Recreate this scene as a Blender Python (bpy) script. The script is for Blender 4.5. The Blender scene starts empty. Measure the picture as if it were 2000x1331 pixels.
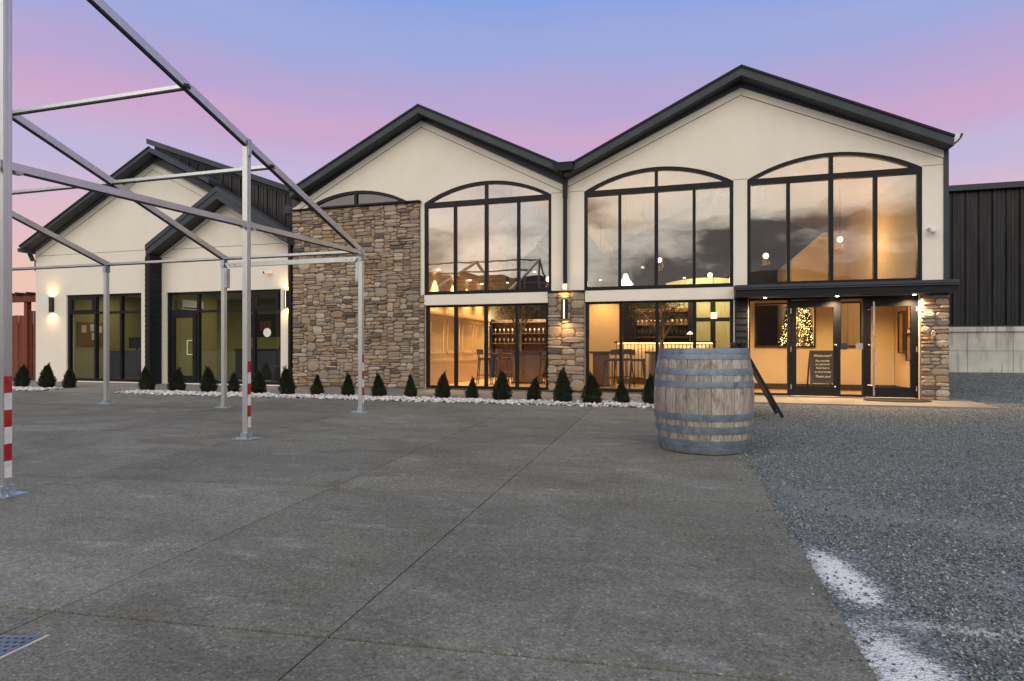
import bpy, bmesh, math, random
import numpy as np
from mathutils import Vector, Matrix
from mathutils.geometry import tessellate_polygon

random.seed(7)
RNG = np.random.default_rng(7)
SC = bpy.context.scene
COL = SC.collection
R = math.radians

# ------------------------------------------------------------------ camera
# metres; the building front is the plane y = 0, x runs right along it, z up
YAW = math.atan(1140 / 4020.0)
cam_d = bpy.data.cameras.new('camera')
cam = bpy.data.objects.new('camera', cam_d)
COL.objects.link(cam)
cam.location = (0, -14.1, 1.08)
cam.rotation_euler = (R(90), 0, YAW)
cam_d.sensor_width = 36
cam_d.lens = 36 * 1140 / 2000.0
cam_d.shift_y = 14.5 / 2000.0
cam_d.clip_start = 0.05
cam_d.clip_end = 3000
SC.camera = cam

# ------------------------------------------------------------------ world: dusk sky
def srgb(r, g, b):
    f = lambda c: (c / 255 / 12.92) if c / 255 <= 0.04045 else ((c / 255 + 0.055) / 1.055) ** 2.4
    return (f(r), f(g), f(b))

world = bpy.data.worlds.new('World')
SC.world = world
world.use_nodes = True
wn, wl = world.node_tree.nodes, world.node_tree.links
wn.clear()

def wnode(t, **kw):
    n = wn.new(t)
    for k, v in kw.items():
        setattr(n, k, v)
    return n

def wmath(op, a, b=None, clamp=False):
    n = wnode('ShaderNodeMath', operation=op, use_clamp=clamp)
    for i, v in enumerate((a, b)):
        if v is None:
            continue
        if isinstance(v, (int, float)):
            n.inputs[i].default_value = v
        else:
            wl.new(v, n.inputs[i])
    return n.outputs[0]

def wramp(fac, stops, interp='EASE'):
    n = wnode('ShaderNodeValToRGB')
    n.color_ramp.interpolation = interp
    e = n.color_ramp.elements
    e[0].position, e[0].color = stops[0][0], (*stops[0][1], 1)
    e[1].position, e[1].color = stops[-1][0], (*stops[-1][1], 1)
    for p, c in stops[1:-1]:
        k = e.new(p)
        k.color = (*c, 1)
    wl.new(fac, n.inputs[0])
    return n.outputs[0]

def wmix(fac, a, b, blend='MIX'):
    n = wnode('ShaderNodeMix', data_type='RGBA', blend_type=blend)
    for s, v in ((n.inputs[0], fac), (n.inputs[6], a), (n.inputs[7], b)):
        if isinstance(v, (int, float)):
            s.default_value = v
        elif isinstance(v, tuple):
            s.default_value = (*v, 1)
        else:
            wl.new(v, s)
    return n.outputs[2]

tc = wnode('ShaderNodeTexCoord')
sep = wnode('ShaderNodeSeparateXYZ')
wl.new(tc.outputs['Generated'], sep.inputs[0])
dx, dy, dz = sep.outputs

def wnoise(scale_xyz, scale, detail, rough=0.55, loc=(0, 0, 0)):
    mp = wnode('ShaderNodeMapping')
    mp.inputs['Scale'].default_value = scale_xyz
    mp.inputs['Location'].default_value = loc
    wl.new(tc.outputs['Generated'], mp.inputs[0])
    n = wnode('ShaderNodeTexNoise')
    n.inputs['Scale'].default_value = scale
    n.inputs['Detail'].default_value = detail
    n.inputs['Roughness'].default_value = rough
    wl.new(mp.outputs[0], n.inputs['Vector'])
    return n.outputs['Fac']

streak = wnoise((1, 1, 3.2), 1.6, 4, 0.5, (3.1, 0.4, 0.2))
zf = wmath('ADD', dz, wmath('MULTIPLY', wmath('SUBTRACT', streak, 0.5), 0.10))
# the side of the sky in view: pink twilight belt under blue
front = wramp(zf, [
    (0.0, srgb(238, 196, 176)), (0.10, srgb(240, 200, 186)), (0.18, srgb(226, 190, 204)),
    (0.26, srgb(194, 186, 222)), (0.325, srgb(206, 170, 208)), (0.38, srgb(184, 169, 214)),
    (0.44, srgb(160, 172, 224)), (0.55, srgb(124, 160, 234)), (1.0, srgb(128, 146, 205))])
wisp = wnoise((1, 1, 7.0), 2.4, 7, 0.6, (1.3, 6.2, 0.5))
wf = wmath('MULTIPLY', wmath('MULTIPLY', wmath('SUBTRACT', wisp, 0.47, True), 2.2, True), wmath('MULTIPLY', wmath('SUBTRACT', 0.52, dz, True), 1.6, True))
front = wmix(wf, front, srgb(236, 190, 204))
# the sunset side behind the camera (seen only as reflections in the glass)
back = wramp(zf, [
    (0.0, (0.80, 0.62, 0.44)), (0.12, (0.86, 0.75, 0.59)), (0.30, (0.84, 0.78, 0.68)),
    (0.55, (0.76, 0.72, 0.66)), (1.0, (0.55, 0.55, 0.60))])
cl = wnoise((1, 1, 3.0), 2.6, 8, 0.6, (7.8, 9.5, 0.3))
cl_low = wmath('MULTIPLY', wmath('SUBTRACT', 0.46, dz, True), 0.80)   # more cloud low down
cl_m = wmath('MULTIPLY', wmath('SUBTRACT', wmath('ADD', cl, cl_low), 0.675), 8.0, True)
cloud_col = wramp(cl, [(0.35, (0.13, 0.122, 0.125)), (0.65, (0.030, 0.031, 0.040))])
sky = wnode('ShaderNodeTexSky', sky_type='NISHITA', sun_disc=False)
sky.sun_elevation = R(3.0)
sky.sun_rotation = R(180 + 30)
sky_s = wmix(1.0, sky.outputs[0], (0.0085, 0.0085, 0.0085), 'MULTIPLY')
back = wmix(1.0, back, sky_s, 'ADD')
veil = wnoise((1, 1, 2.2), 1.9, 5, 0.55, (5.3, 2.2, 1.1))         # thin grey veils over the glow
back = wmix(wmath('MULTIPLY', wmath('SUBTRACT', veil, 0.40, True), 3.2, True), back, (0.36, 0.37, 0.39))
back_c = wmix(wmath('MULTIPLY', cl_m, 0.93), back, cloud_col)
b1 = wmix(1.0, back_c, (3.5, 3.42, 3.3), 'MULTIPLY')
fwd = wmath('ADD', wmath('MULTIPLY', dx, -math.sin(YAW)), wmath('MULTIPLY', dy, math.cos(YAW)))
bk = wnode('ShaderNodeMapRange', interpolation_type='SMOOTHSTEP')
wl.new(fwd, bk.inputs[0])
for i, v in ((1, 0.05), (2, -0.55), (3, 0.0), (4, 1.0)):
    bk.inputs[i].default_value = v
grad = wmix(bk.outputs[0], front, b1)
bg2 = wnode('ShaderNodeBackground')
bg2.inputs[1].default_value = 0.97
wl.new(grad, bg2.inputs[0])
wout = wnode('ShaderNodeOutputWorld')
wl.new(bg2.outputs[0], wout.inputs[0])

# the last light of the sun that has just gone down behind the camera
sun_d = bpy.data.lights.new('sun', 'SUN')
sun_d.energy = 0.25
sun_d.angle = R(40)
sun_d.color = (1.0, 0.86, 0.72)
sun = bpy.data.objects.new('sun', sun_d)
COL.objects.link(sun)
sun.rotation_euler = (R(68), 0, R(-30))

vs = SC.view_settings
vs.view_transform = 'Standard'
vs.look = 'None'
vs.exposure = 0.0
vs.gamma = 1.0
SC.render.engine = 'CYCLES'
SC.cycles.use_denoising = True
SC.cycles.max_bounces = 8
SC.cycles.transparent_max_bounces = 16
SC.cycles.sample_clamp_indirect = 6.0
SC.cycles.caustics_reflective = False
SC.cycles.caustics_refractive = False
WARM = (1.0, 0.58, 0.21)

# ------------------------------------------------------------------ materials
def new_mat(name):
    m = bpy.data.materials.new(name)
    m.use_nodes = True
    nt = m.node_tree
    return m, nt, nt.nodes['Principled BSDF']

class NT:
    """small helper round a node tree"""
    def __init__(self, m):
        self.n, self.l = m.node_tree.nodes, m.node_tree.links
    def node(self, t, **kw):
        n = self.n.new(t)
        for k, v in kw.items():
            setattr(n, k, v)
        return n
    def put(self, sock, v):
        if isinstance(v, (int, float)):
            sock.default_value = v
        elif isinstance(v, tuple):
            sock.default_value = (*v, 1) if len(v) == 3 and sock.type == 'RGBA' else v
        else:
            self.l.new(v, sock)
    def pos(self, scale=(1, 1, 1), kind='world'):
        if kind == 'world':
            o = self.node('ShaderNodeNewGeometry').outputs['Position']
        else:
            o = self.node('ShaderNodeTexCoord').outputs['Object']
        mp = self.node('ShaderNodeMapping')
        mp.inputs['Scale'].default_value = scale
        self.l.new(o, mp.inputs[0])
        return mp.outputs[0]
    def noise(self, vec, scale, detail=4, rough=0.55, dist=0.0):
        n = self.node('ShaderNodeTexNoise')
        for k, v in (('Scale', scale), ('Detail', detail), ('Roughness', rough), ('Distortion', dist)):
            n.inputs[k].default_value = v
        self.l.new(vec, n.inputs['Vector'])
        return n.outputs['Fac']
    def voro(self, vec, scale, feature='F1', out='Color', rnd=1.0):
        n = self.node('ShaderNodeTexVoronoi', feature=feature)
        n.inputs['Scale'].default_value = scale
        n.inputs['Randomness'].default_value = rnd
        self.l.new(vec, n.inputs['Vector'])
        return n.outputs[out]
    def math(self, op, a, b=None, clamp=False):
        n = self.node('ShaderNodeMath', operation=op, use_clamp=clamp)
        self.put(n.inputs[0], a)
        if b is not None:
            self.put(n.inputs[1], b)
        return n.outputs[0]
    def ramp(self, fac, stops, interp='LINEAR'):
        n = self.node('ShaderNodeValToRGB')
        n.color_ramp.interpolation = interp
        e = n.color_ramp.elements
        cs = [(p, c if isinstance(c, tuple) else (c, c, c)) for p, c in stops]
        e[0].position, e[0].color = cs[0][0], (*cs[0][1], 1)
        e[1].position, e[1].color = cs[-1][0], (*cs[-1][1], 1)
        for p, c in cs[1:-1]:
            e.new(p).color = (*c, 1)
        self.l.new(fac, n.inputs[0])
        return n.outputs[0]
    def mix(self, fac, a, b, blend='MIX'):
        n = self.node('ShaderNodeMix', data_type='RGBA', blend_type=blend)
        self.put(n.inputs[0], fac)
        self.put(n.inputs[6], a)
        self.put(n.inputs[7], b)
        return n.outputs[2]
    def bump(self, h, strength=0.3, dist=0.01, normal=None):
        n = self.node('ShaderNodeBump')
        n.inputs['Strength'].default_value = strength
        n.inputs['Distance'].default_value = dist
        self.l.new(h, n.inputs['Height'])
        if normal is not None:
            self.l.new(normal, n.inputs['Normal'])
        return n.outputs[0]

def simple(name, c, rough=0.5, metal=0.0, var=0.12, scale=6.0, bump=0.0, bscale=40.0, spec=0.5, bdist=0.004, stretch=(1, 1, 1), kind='world'):
    """plain surface with uneven tone and roughness"""
    m, nt, b = new_mat(name)
    t = NT(m)
    v = t.pos(stretch, kind)
    n = t.noise(v, scale, 5)
    lo, hi = tuple(x * (1 - var) for x in c), tuple(min(1, x * (1 + var)) for x in c)
    t.put(b.inputs['Base Color'], t.ramp(n, [(0.3, lo), (0.7, hi)]))
    t.put(b.inputs['Roughness'], t.math('ADD', rough - 0.06, t.math('MULTIPLY', t.noise(v, scale * 3, 3), 0.12)))
    b.inputs['Metallic'].default_value = metal
    b.inputs['Specular IOR Level'].default_value = spec
    if bump:
        t.put(b.inputs['Normal'], t.bump(t.noise(v, bscale, 4), bump, bdist))
    return m

def emit(name, c, s):
    m, nt, b = new_mat(name)
    b.inputs['Base Color'].default_value = (*c, 1)
    b.inputs['Emission Color'].default_value = (*c, 1)
    b.inputs['Emission Strength'].default_value = s
    m.cycles.emission_sampling = 'NONE'
    return m

M = {}
def stucco_mat():
    m, nt, b = new_mat('stucco')
    t = NT(m)
    v = t.pos()
    base = t.ramp(t.noise(v, 0.9, 6, 0.6), [(0.3, (0.735, 0.685, 0.595)), (0.7, (0.785, 0.735, 0.645))])
    run = t.noise(t.pos((1.6, 1, 0.5)), 1.1, 7, 0.65)           # faint weathering
    base = t.mix(t.math('MULTIPLY', t.math('SUBTRACT', run, 0.52, True), 0.8, True), base, (0.60, 0.55, 0.47))
    base = t.mix(0.35, base, t.ramp(t.noise(v, 90, 3), [(0.3, 0.86), (0.7, 1.1)]), 'MULTIPLY')
    t.put(b.inputs['Base Color'], base)
    b.inputs['Roughness'].default_value = 0.92
    b.inputs['Specular IOR Level'].default_value = 0.2
    t.put(b.inputs['Normal'], t.bump(t.math('ADD', t.noise(v, 150, 4), t.math('MULTIPLY', t.noise(v, 4, 3), 1.2)), 0.5, 0.004))
    return m
M['stucco'] = stucco_mat()
M['joint'] = simple('joint', (0.17, 0.145, 0.12), 0.9)
M['dark_metal'] = simple('dark_metal', (0.040, 0.049, 0.060), 0.5, var=0.18, scale=2.5, bump=0.06, bscale=4, bdist=0.01, spec=0.25)
M['frame_metal'] = simple('frame_metal', (0.009, 0.010, 0.013), 0.45, var=0.12, scale=4, spec=0.2)
M['siding'] = simple('siding', (0.010, 0.011, 0.015), 0.55, spec=0.2, var=0.2, scale=5, bump=0.15, bscale=30, stretch=(0.3, 0.3, 4))
M['galv'] = simple('galv', (0.42, 0.50, 0.58), 0.42, 0.75, var=0.2, scale=7, bump=0.1, bscale=25)
M['white_paint'] = simple('white_paint', (0.74, 0.73, 0.70), 0.5, var=0.05)
M['black'] = simple('black', (0.012, 0.012, 0.013), 0.5)
M['grey_plastic'] = simple('grey_plastic', (0.2, 0.2, 0.2), 0.5)
M['steel'] = simple('steel', (0.6, 0.6, 0.6), 0.28, 0.9, var=0.06)
M['tape_red'] = simple('tape_red', (0.38, 0.014, 0.015), 0.5, var=0.35, scale=16, bump=0.1)
M['tape_white'] = simple('tape_white', (0.66, 0.66, 0.65), 0.5, var=0.16, scale=16, bump=0.1)
M['plaster'] = simple('plaster', (0.60, 0.475, 0.31), 0.8, var=0.05, scale=2)
M['plaster_green'] = simple('plaster_green', (0.34, 0.31, 0.115), 0.8, var=0.06, scale=2)
M['floor_wood'] = simple('floor_wood', (0.38, 0.26, 0.14), 0.4, var=0.3, scale=3, stretch=(6, 0.6, 1))
M['dark_wood'] = simple('dark_wood', (0.035, 0.02, 0.012), 0.45, var=0.3, scale=10)
M['mid_wood'] = simple('mid_wood', (0.16, 0.085, 0.04), 0.5, var=0.3, scale=8, stretch=(1, 1, 5))
M['leather'] = simple('leather', (0.05, 0.028, 0.016), 0.5, var=0.2, scale=12)
M['paper'] = simple('paper', (0.7, 0.68, 0.6), 0.8)
M['charcoal'] = simple('charcoal', (0.045, 0.038, 0.034), 0.8, var=0.2, scale=3)
M['cork'] = simple('cork', (0.26, 0.13, 0.05), 0.9, var=0.2, scale=30)
M['bottle'] = simple('bottle', (0.01, 0.015, 0.008), 0.15)
M['lamp_glow'] = emit('lamp_glow', (1.0, 0.72, 0.36), 9.0)
M['strip_glow'] = emit('strip_glow', (1.0, 0.70, 0.36), 4.5)
M['spot_glow'] = emit('spot_glow', (1.0, 0.74, 0.42), 22.0)
M['cool_glow'] = emit('cool_glow', (0.95, 1.0, 0.82), 5.0)
M['fairy_glow'] = emit('fairy_glow', (1.0, 0.66, 0.22), 14.0)
M['shade'] = emit('shade', (1.0, 0.78, 0.45), 2.2)
M['red_glow'] = emit('red_glow', (1.0, 0.05, 0.04), 3.0)

def glass_mat(name, r0, tint=(0.93, 0.95, 0.94)):
    """glazing: clear, with the mirror reflection of coated double panes growing at a slant"""
    m = bpy.data.materials.new(name)
    m.use_nodes = True
    t = NT(m)
    t.n.clear()
    g = t.node('ShaderNodeNewGeometry')
    dp = t.node('ShaderNodeVectorMath', operation='DOT_PRODUCT')
    t.l.new(g.outputs['Incoming'], dp.inputs[0])
    t.l.new(g.outputs['Normal'], dp.inputs[1])
    k = t.math('POWER', t.math('SUBTRACT', 1.0, t.math('ABSOLUTE', dp.outputs['Value'])), 5.0)
    fac = t.math('ADD', 0.04 + r0, t.math('MULTIPLY', k, 0.96 - r0), True)
    tr = t.node('ShaderNodeBsdfTransparent')
    tr.inputs[0].default_value = (*tint, 1)
    gl = t.node('ShaderNodeBsdfGlossy')
    gl.inputs['Color'].default_value = (0.95, 0.96, 1.0, 1)
    gl.inputs['Roughness'].default_value = 0.0
    nz = t.noise(t.pos(), 0.9, 2)
    t.put(gl.inputs['Normal'], t.bump(nz, 0.25, 0.012))
    mx = t.node('ShaderNodeMixShader')
    t.put(mx.inputs[0], fac)
    t.l.new(tr.outputs[0], mx.inputs[1])
    t.l.new(gl.outputs[0], mx.inputs[2])
    o = t.node('ShaderNodeOutputMaterial')
    t.l.new(mx.outputs[0], o.inputs[0])
    return m
M['glass'] = glass_mat('glass', 0.09)
M['glass_low'] = glass_mat('glass_low', 0.0, (0.97, 0.97, 0.96))
M['glass_dark'] = glass_mat('glass_dark', 0.03, (0.16, 0.19, 0.21))

def alu_mat():
    m, nt, b = new_mat('aluminium')
    t = NT(m)
    v = t.pos((3, 3, 0.5), 'world')
    n = t.noise(v, 4, 4)
    big = t.noise(t.pos(), 1.7, 3)
    t.put(b.inputs['Base Color'], t.ramp(t.math('MULTIPLY', t.math('ADD', n, big), 0.5), [(0.3, (0.50, 0.53, 0.54)), (0.7, (0.62, 0.645, 0.65))]))
    t.put(b.inputs['Roughness'], t.math('ADD', 0.32, t.math('MULTIPLY', big, 0.12)))
    b.inputs['Metallic'].default_value = 0.8
    return m
M['alu'] = alu_mat()

def slab_mat():
    m, nt, b = new_mat('exposed_concrete')
    t = NT(m)
    v = t.pos()
    # weathered patches, stretched across the slope
    pa = t.noise(t.pos((0.55, 1.0, 1)), 0.9, 7, 0.64, 0.7)
    base = t.ramp(pa, [(0.28, (0.094, 0.089, 0.066)), (0.42, (0.150, 0.147, 0.116)), (0.56, (0.188, 0.187, 0.152)), (0.74, (0.272, 0.272, 0.235))])
    tone = t.noise(v, 0.28, 3)
    base = t.mix(0.45, base, t.ramp(tone, [(0.35, (0.148, 0.144, 0.110)), (0.65, (0.208, 0.208, 0.176))]))
    st = t.noise(t.pos((0.7, 1.5, 1)), 1.25, 6, 0.62, 0.9)
    base = t.mix(t.math('MULTIPLY', t.math('SUBTRACT', st, 0.50, True), 4.2, True), base, (0.118, 0.112, 0.086))
    tyre = t.noise(t.pos((0.9, 0.10, 1)), 2.2, 5, 0.6, 0.4)
    base = t.mix(t.math('MULTIPLY', t.math('SUBTRACT', tyre, 0.56, True), 3.0, True), base, (0.12, 0.115, 0.10))
    pale = t.noise(t.pos((0.7, 1.9, 1)), 2.6, 6, 0.66)
    base = t.mix(t.math('MULTIPLY', t.math('SUBTRACT', pale, 0.57, True), 3.0, True), base, (0.34, 0.335, 0.32))
    oi = t.node('ShaderNodeObjectInfo').outputs['Random']
    base = t.mix(1.0, base, t.ramp(oi, [(0.0, (0.90, 0.90, 0.89)), (1.0, (1.09, 1.085, 1.07))]), 'MULTIPLY')
    damp = t.noise(t.pos((0.55, 0.9, 1)), 0.55, 7, 0.66, 1.1)
    base = t.mix(t.math('MULTIPLY', t.math('SUBTRACT', damp, 0.52, True), 4.5, True), base, (0.108, 0.103, 0.082))
    # aggregate
    ag = t.voro(v, 95)
    sc = t.node('ShaderNodeSeparateColor')
    t.l.new(ag, sc.inputs[0])
    gr = t.ramp(sc.outputs[0], [(0.0, 0.55), (0.35, 0.94), (0.8, 1.08), (0.94, 1.25), (1.0, 1.9)])
    base = t.mix(0.85, base, gr, 'MULTIPLY')
    fine = t.noise(v, 320, 2)
    base = t.mix(0.6, base, t.ramp(fine, [(0.3, 0.62), (0.7, 1.35)]), 'MULTIPLY')
    mid = t.noise(v, 34, 3, 0.6)
    base = t.mix(0.7, base, t.ramp(mid, [(0.3, 0.70), (0.7, 1.25)]), 'MULTIPLY')
    t.put(b.inputs['Base Color'], base)
    t.put(b.inputs['Roughness'], t.math('ADD', 0.72, t.math('MULTIPLY', pa, 0.2)))
    b.inputs['Specular IOR Level'].default_value = 0.35
    h = t.math('ADD', t.voro(v, 95, 'F1', 'Distance'), t.math('MULTIPLY', fine, 0.6))
    t.put(b.inputs['Normal'], t.bump(h, 0.55, 0.006))
    return m
M['slab'] = slab_mat()

def gravel_mat():
    m, nt, b = new_mat('crushed_gravel')
    t = NT(m)
    v = t.pos()
    c = t.voro(v, 78)
    sc = t.node('ShaderNodeSeparateColor')
    t.l.new(c, sc.inputs[0])
    base = t.ramp(sc.outputs[0], [(0.0, (0.062, 0.073, 0.072)), (0.5, (0.140, 0.157, 0.155)), (0.85, (0.205, 0.223, 0.22)), (1.0, (0.38, 0.39, 0.375))])
    fines = t.noise(t.pos((0.55, 1.5, 1)), 1.1, 5, 0.6, 0.5)
    base = t.mix(t.math('MULTIPLY', t.math('SUBTRACT', fines, 0.50, True), 4.0, True), base, t.ramp(t.noise(v, 90, 3), [(0.3, (0.13, 0.146, 0.146)), (0.7, (0.235, 0.248, 0.245))]))
    # pale washed-out lime beside the slab edge
    def blob(cx, cy, rx, ry, rot=0.0):
        mp = t.node('ShaderNodeMapping', vector_type='TEXTURE')
        mp.inputs['Location'].default_value = (cx, cy, 0)
        mp.inputs['Rotation'].default_value = (0, 0, rot)
        mp.inputs['Scale'].default_value = (rx, ry, 1)
        sx = t.node('ShaderNodeSeparateXYZ')
        t.l.new(v, mp.inputs[0])
        t.l.new(mp.outputs[0], sx.inputs[0])
        d = t.math('SQRT', t.math('ADD', t.math('POWER', sx.outputs[0], 2.0), t.math('POWER', sx.outputs[1], 2.0)))
        return t.math('SUBTRACT', 1.0, d)
    rag = t.math('MULTIPLY', t.math('SUBTRACT', t.noise(v, 9, 6, 0.7), 0.5), 1.5)
    speck = t.math('MULTIPLY', t.math('SUBTRACT', t.noise(v, 70, 3), 0.5), 1.6)
    def mask(bl, gain, off):
        return t.math('MULTIPLY', t.math('ADD', t.math('ADD', bl, off), t.math('ADD', rag, speck)), gain, True)
    m1 = mask(blob(0.925, -10.28, 0.16, 0.46, R(9)), 2.2, -0.02)
    m2 = mask(blob(0.93, -11.35, 0.20, 0.50, R(8)), 1.9, -0.02)
    m3 = mask(blob(1.35, -10.82, 0.60, 0.10, R(4)), 1.6, -0.30)
    m4 = mask(blob(1.9, -9.0, 1.7, 0.35, R(-13)), 0.55, -0.15)
    m5 = mask(blob(1.05, -8.35, 0.75, 0.30, R(-20)), 0.5, -0.15)
    m6 = mask(blob(2.0, -10.25, 1.1, 0.34, R(-8)), 0.55, -0.05)
    for mk, col in ((m6, (0.225, 0.238, 0.235)), (m4, (0.235, 0.245, 0.235)), (m5, (0.23, 0.235, 0.225)), (m3, (0.50, 0.50, 0.49)), (m2, (0.66, 0.66, 0.64)), (m1, (0.72, 0.72, 0.70))):
        base = t.mix(mk, base, col)
    t.put(b.inputs['Base Color'], base)
    b.inputs['Roughness'].default_value = 0.85
    b.inputs['Specular IOR Level'].default_value = 0.3
    h = t.math('ADD', t.voro(v, 78, 'F1', 'Distance'), t.math('MULTIPLY', t.noise(v, 130, 3), 0.5))
    t.put(b.inputs['Normal'], t.bump(h, 0.8, 0.014))
    return m
M['gravel'] = gravel_mat()

def island_mat(name, stops, rough=0.85, nscale=26, namt=0.5, bump=0.4, bscale=45, bdist=0.006, stretch=(1, 1, 1)):
    """each piece its own tone: random per object and per mesh island"""
    m, nt, b = new_mat(name)
    t = NT(m)
    oi = t.node('ShaderNodeObjectInfo').outputs['Random']
    ri = t.node('ShaderNodeNewGeometry').outputs['Random Per Island']
    f = t.math('FRACT', t.math('ADD', t.math('MULTIPLY', oi, 7.31), ri))
    base = t.ramp(f, stops)
    v = t.pos(stretch)
    n = t.noise(v, nscale, 5, 0.62)
    base = t.mix(namt, base, t.ramp(n, [(0.25, 0.45), (0.5, 1.0), (0.75, 1.5)]), 'MULTIPLY')
    t.put(b.inputs['Base Color'], base)
    b.inputs['Roughness'].default_value = rough
    b.inputs['Specular IOR Level'].default_value = 0.3
    t.put(b.inputs['Normal'], t.bump(t.noise(v, bscale, 5, 0.6), bump, bdist))
    return m
M['stone'] = island_mat('field_stone', [
    (0.0, (0.090, 0.078, 0.070)), (0.12, (0.27, 0.180, 0.108)), (0.30, (0.34, 0.25, 0.168)), (0.45, (0.255, 0.20, 0.152)),
    (0.60, (0.39, 0.305, 0.22)), (0.75, (0.22, 0.187, 0.158)), (0.88, (0.45, 0.37, 0.285)), (1.0, (0.12, 0.108, 0.10))])
M['mortar'] = simple('mortar', (0.15, 0.105, 0.068), 0.95, var=0.3, scale=20, bump=0.6, bscale=60)
M['pebble'] = island_mat('white_pebble', [(0.0, (0.28, 0.27, 0.26)), (0.4, (0.56, 0.55, 0.53)), (1.0, (0.78, 0.77, 0.75))], 0.7, 30, 0.3, 0.2, 60, 0.002)
M['chip'] = island_mat('gravel_chip', [(0.0, (0.062, 0.073, 0.072)), (0.45, (0.145, 0.162, 0.16)), (0.85, (0.215, 0.233, 0.23)), (1.0, (0.40, 0.41, 0.395))], 0.8, 60, 0.35, 0.1, 60, 0.002)
M['needle'] = island_mat('conifer_leaf', [(0.0, (0.010, 0.015, 0.007)), (0.6, (0.020, 0.029, 0.012)), (1.0, (0.036, 0.047, 0.019))], 0.7, 20, 0.3, 0.0)
M['olive'] = island_mat('olive_leaf', [(0.0, (0.035, 0.042, 0.02)), (0.6, (0.075, 0.085, 0.042)), (1.0, (0.13, 0.135, 0.08))], 0.6, 20, 0.3, 0.0)
M['bark'] = simple('bark', (0.23, 0.16, 0.10), 0.85, var=0.35, scale=14, bump=0.6, bscale=30, stretch=(1, 1, 0.25))
M['redwood'] = island_mat('redwood', [(0.0, (0.10, 0.026, 0.013)), (0.5, (0.155, 0.042, 0.021)), (1.0, (0.22, 0.068, 0.034))], 0.75, 9, 0.6, 0.25, 30, 0.004, (6, 6, 0.7))
M['shed_metal'] = simple('shed_metal', (0.016, 0.016, 0.018), 0.42, 0.0, var=0.6, scale=2.2, stretch=(5, 1, 0.35), spec=0.3)

def concrete_wall_mat():
    m, nt, b = new_mat('cast_concrete')
    t = NT(m)
    v = t.pos()
    n = t.noise(v, 1.3, 5)
    base = t.ramp(n, [(0.3, (0.40, 0.39, 0.36)), (0.7, (0.60, 0.585, 0.54))])
    dr = t.noise(t.pos((3.2, 1, 0.35)), 2.0, 4)
    base = t.mix(t.math('MULTIPLY', t.math('SUBTRACT', dr, 0.53, True), 5.0, True), base, (0.21, 0.20, 0.18))
    t.put(b.inputs['Base Color'], base)
    b.inputs['Roughness'].default_value = 0.88
    t.put(b.inputs['Normal'], t.bump(t.noise(v, 40, 4), 0.3, 0.005))
    return m
M['cast'] = concrete_wall_mat()

def path_mat():
    m, nt, b = new_mat('smooth_concrete')
    t = NT(m)
    v = t.pos()
    base = t.ramp(t.noise(v, 1.1, 5), [(0.3, (0.15, 0.135, 0.115)), (0.7, (0.235, 0.215, 0.188))])
    base = t.mix(0.5, base, t.ramp(t.noise(v, 60, 3), [(0.3, 0.7), (0.7, 1.25)]), 'MULTIPLY')
    t.put(b.inputs['Base Color'], base)
    b.inputs['Roughness'].default_value = 0.75
    t.put(b.inputs['Normal'], t.bump(t.noise(v, 140, 3), 0.3, 0.003))
    return m
M['path'] = path_mat()

def barrel_mat():
    m, nt, b = new_mat('weathered_oak')
    t = NT(m)
    oi = t.node('ShaderNodeObjectInfo').outputs['Random']
    v = t.pos((1, 1, 0.10))
    g = t.noise(v, 70, 6, 0.65)
    base = t.ramp(t.math('FRACT', t.math('MULTIPLY', oi, 5.7)), [(0.0, (0.23, 0.195, 0.165)), (0.5, (0.32, 0.28, 0.245)), (1.0, (0.41, 0.37, 0.33))])
    base = t.mix(0.9, base, t.ramp(g, [(0.28, 0.35), (0.5, 0.95), (0.72, 1.45)]), 'MULTIPLY')
    pt = t.noise(t.pos((1, 1, 0.55)), 4.5, 5, 0.6, 0.3)
    base = t.mix(t.math('MULTIPLY', t.math('SUBTRACT', pt, 0.50, True), 4.5, True), base, (0.15, 0.105, 0.08))
    t.put(b.inputs['Base Color'], base)
    b.inputs['Roughness'].default_value = 0.85
    b.inputs['Specular IOR Level'].default_value = 0.25
    t.put(b.inputs['Normal'], t.bump(g, 0.6, 0.006))
    return m
M['oak'] = barrel_mat()

def hoop_mat():
    m, nt, b = new_mat('galvanised_hoop')
    t = NT(m)
    v = t.pos()
    n = t.noise(v, 9, 6, 0.65)
    base = t.ramp(n, [(0.3, (0.11, 0.15, 0.19)), (0.55, (0.17, 0.22, 0.275)), (0.75, (0.25, 0.305, 0.36))])
    rs = t.noise(v, 21, 5, 0.6)
    base = t.mix(t.math('MULTIPLY', t.math('SUBTRACT', rs, 0.62, True), 5.0, True), base, (0.13, 0.115, 0.105))
    t.put(b.inputs['Base Color'], base)
    b.inputs['Metallic'].default_value = 0.35
    t.put(b.inputs['Roughness'], t.math('ADD', 0.42, t.math('MULTIPLY', n, 0.2)))
    t.put(b.inputs['Normal'], t.bump(rs, 0.2, 0.004))
    return m
M['hoop'] = hoop_mat()

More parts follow.
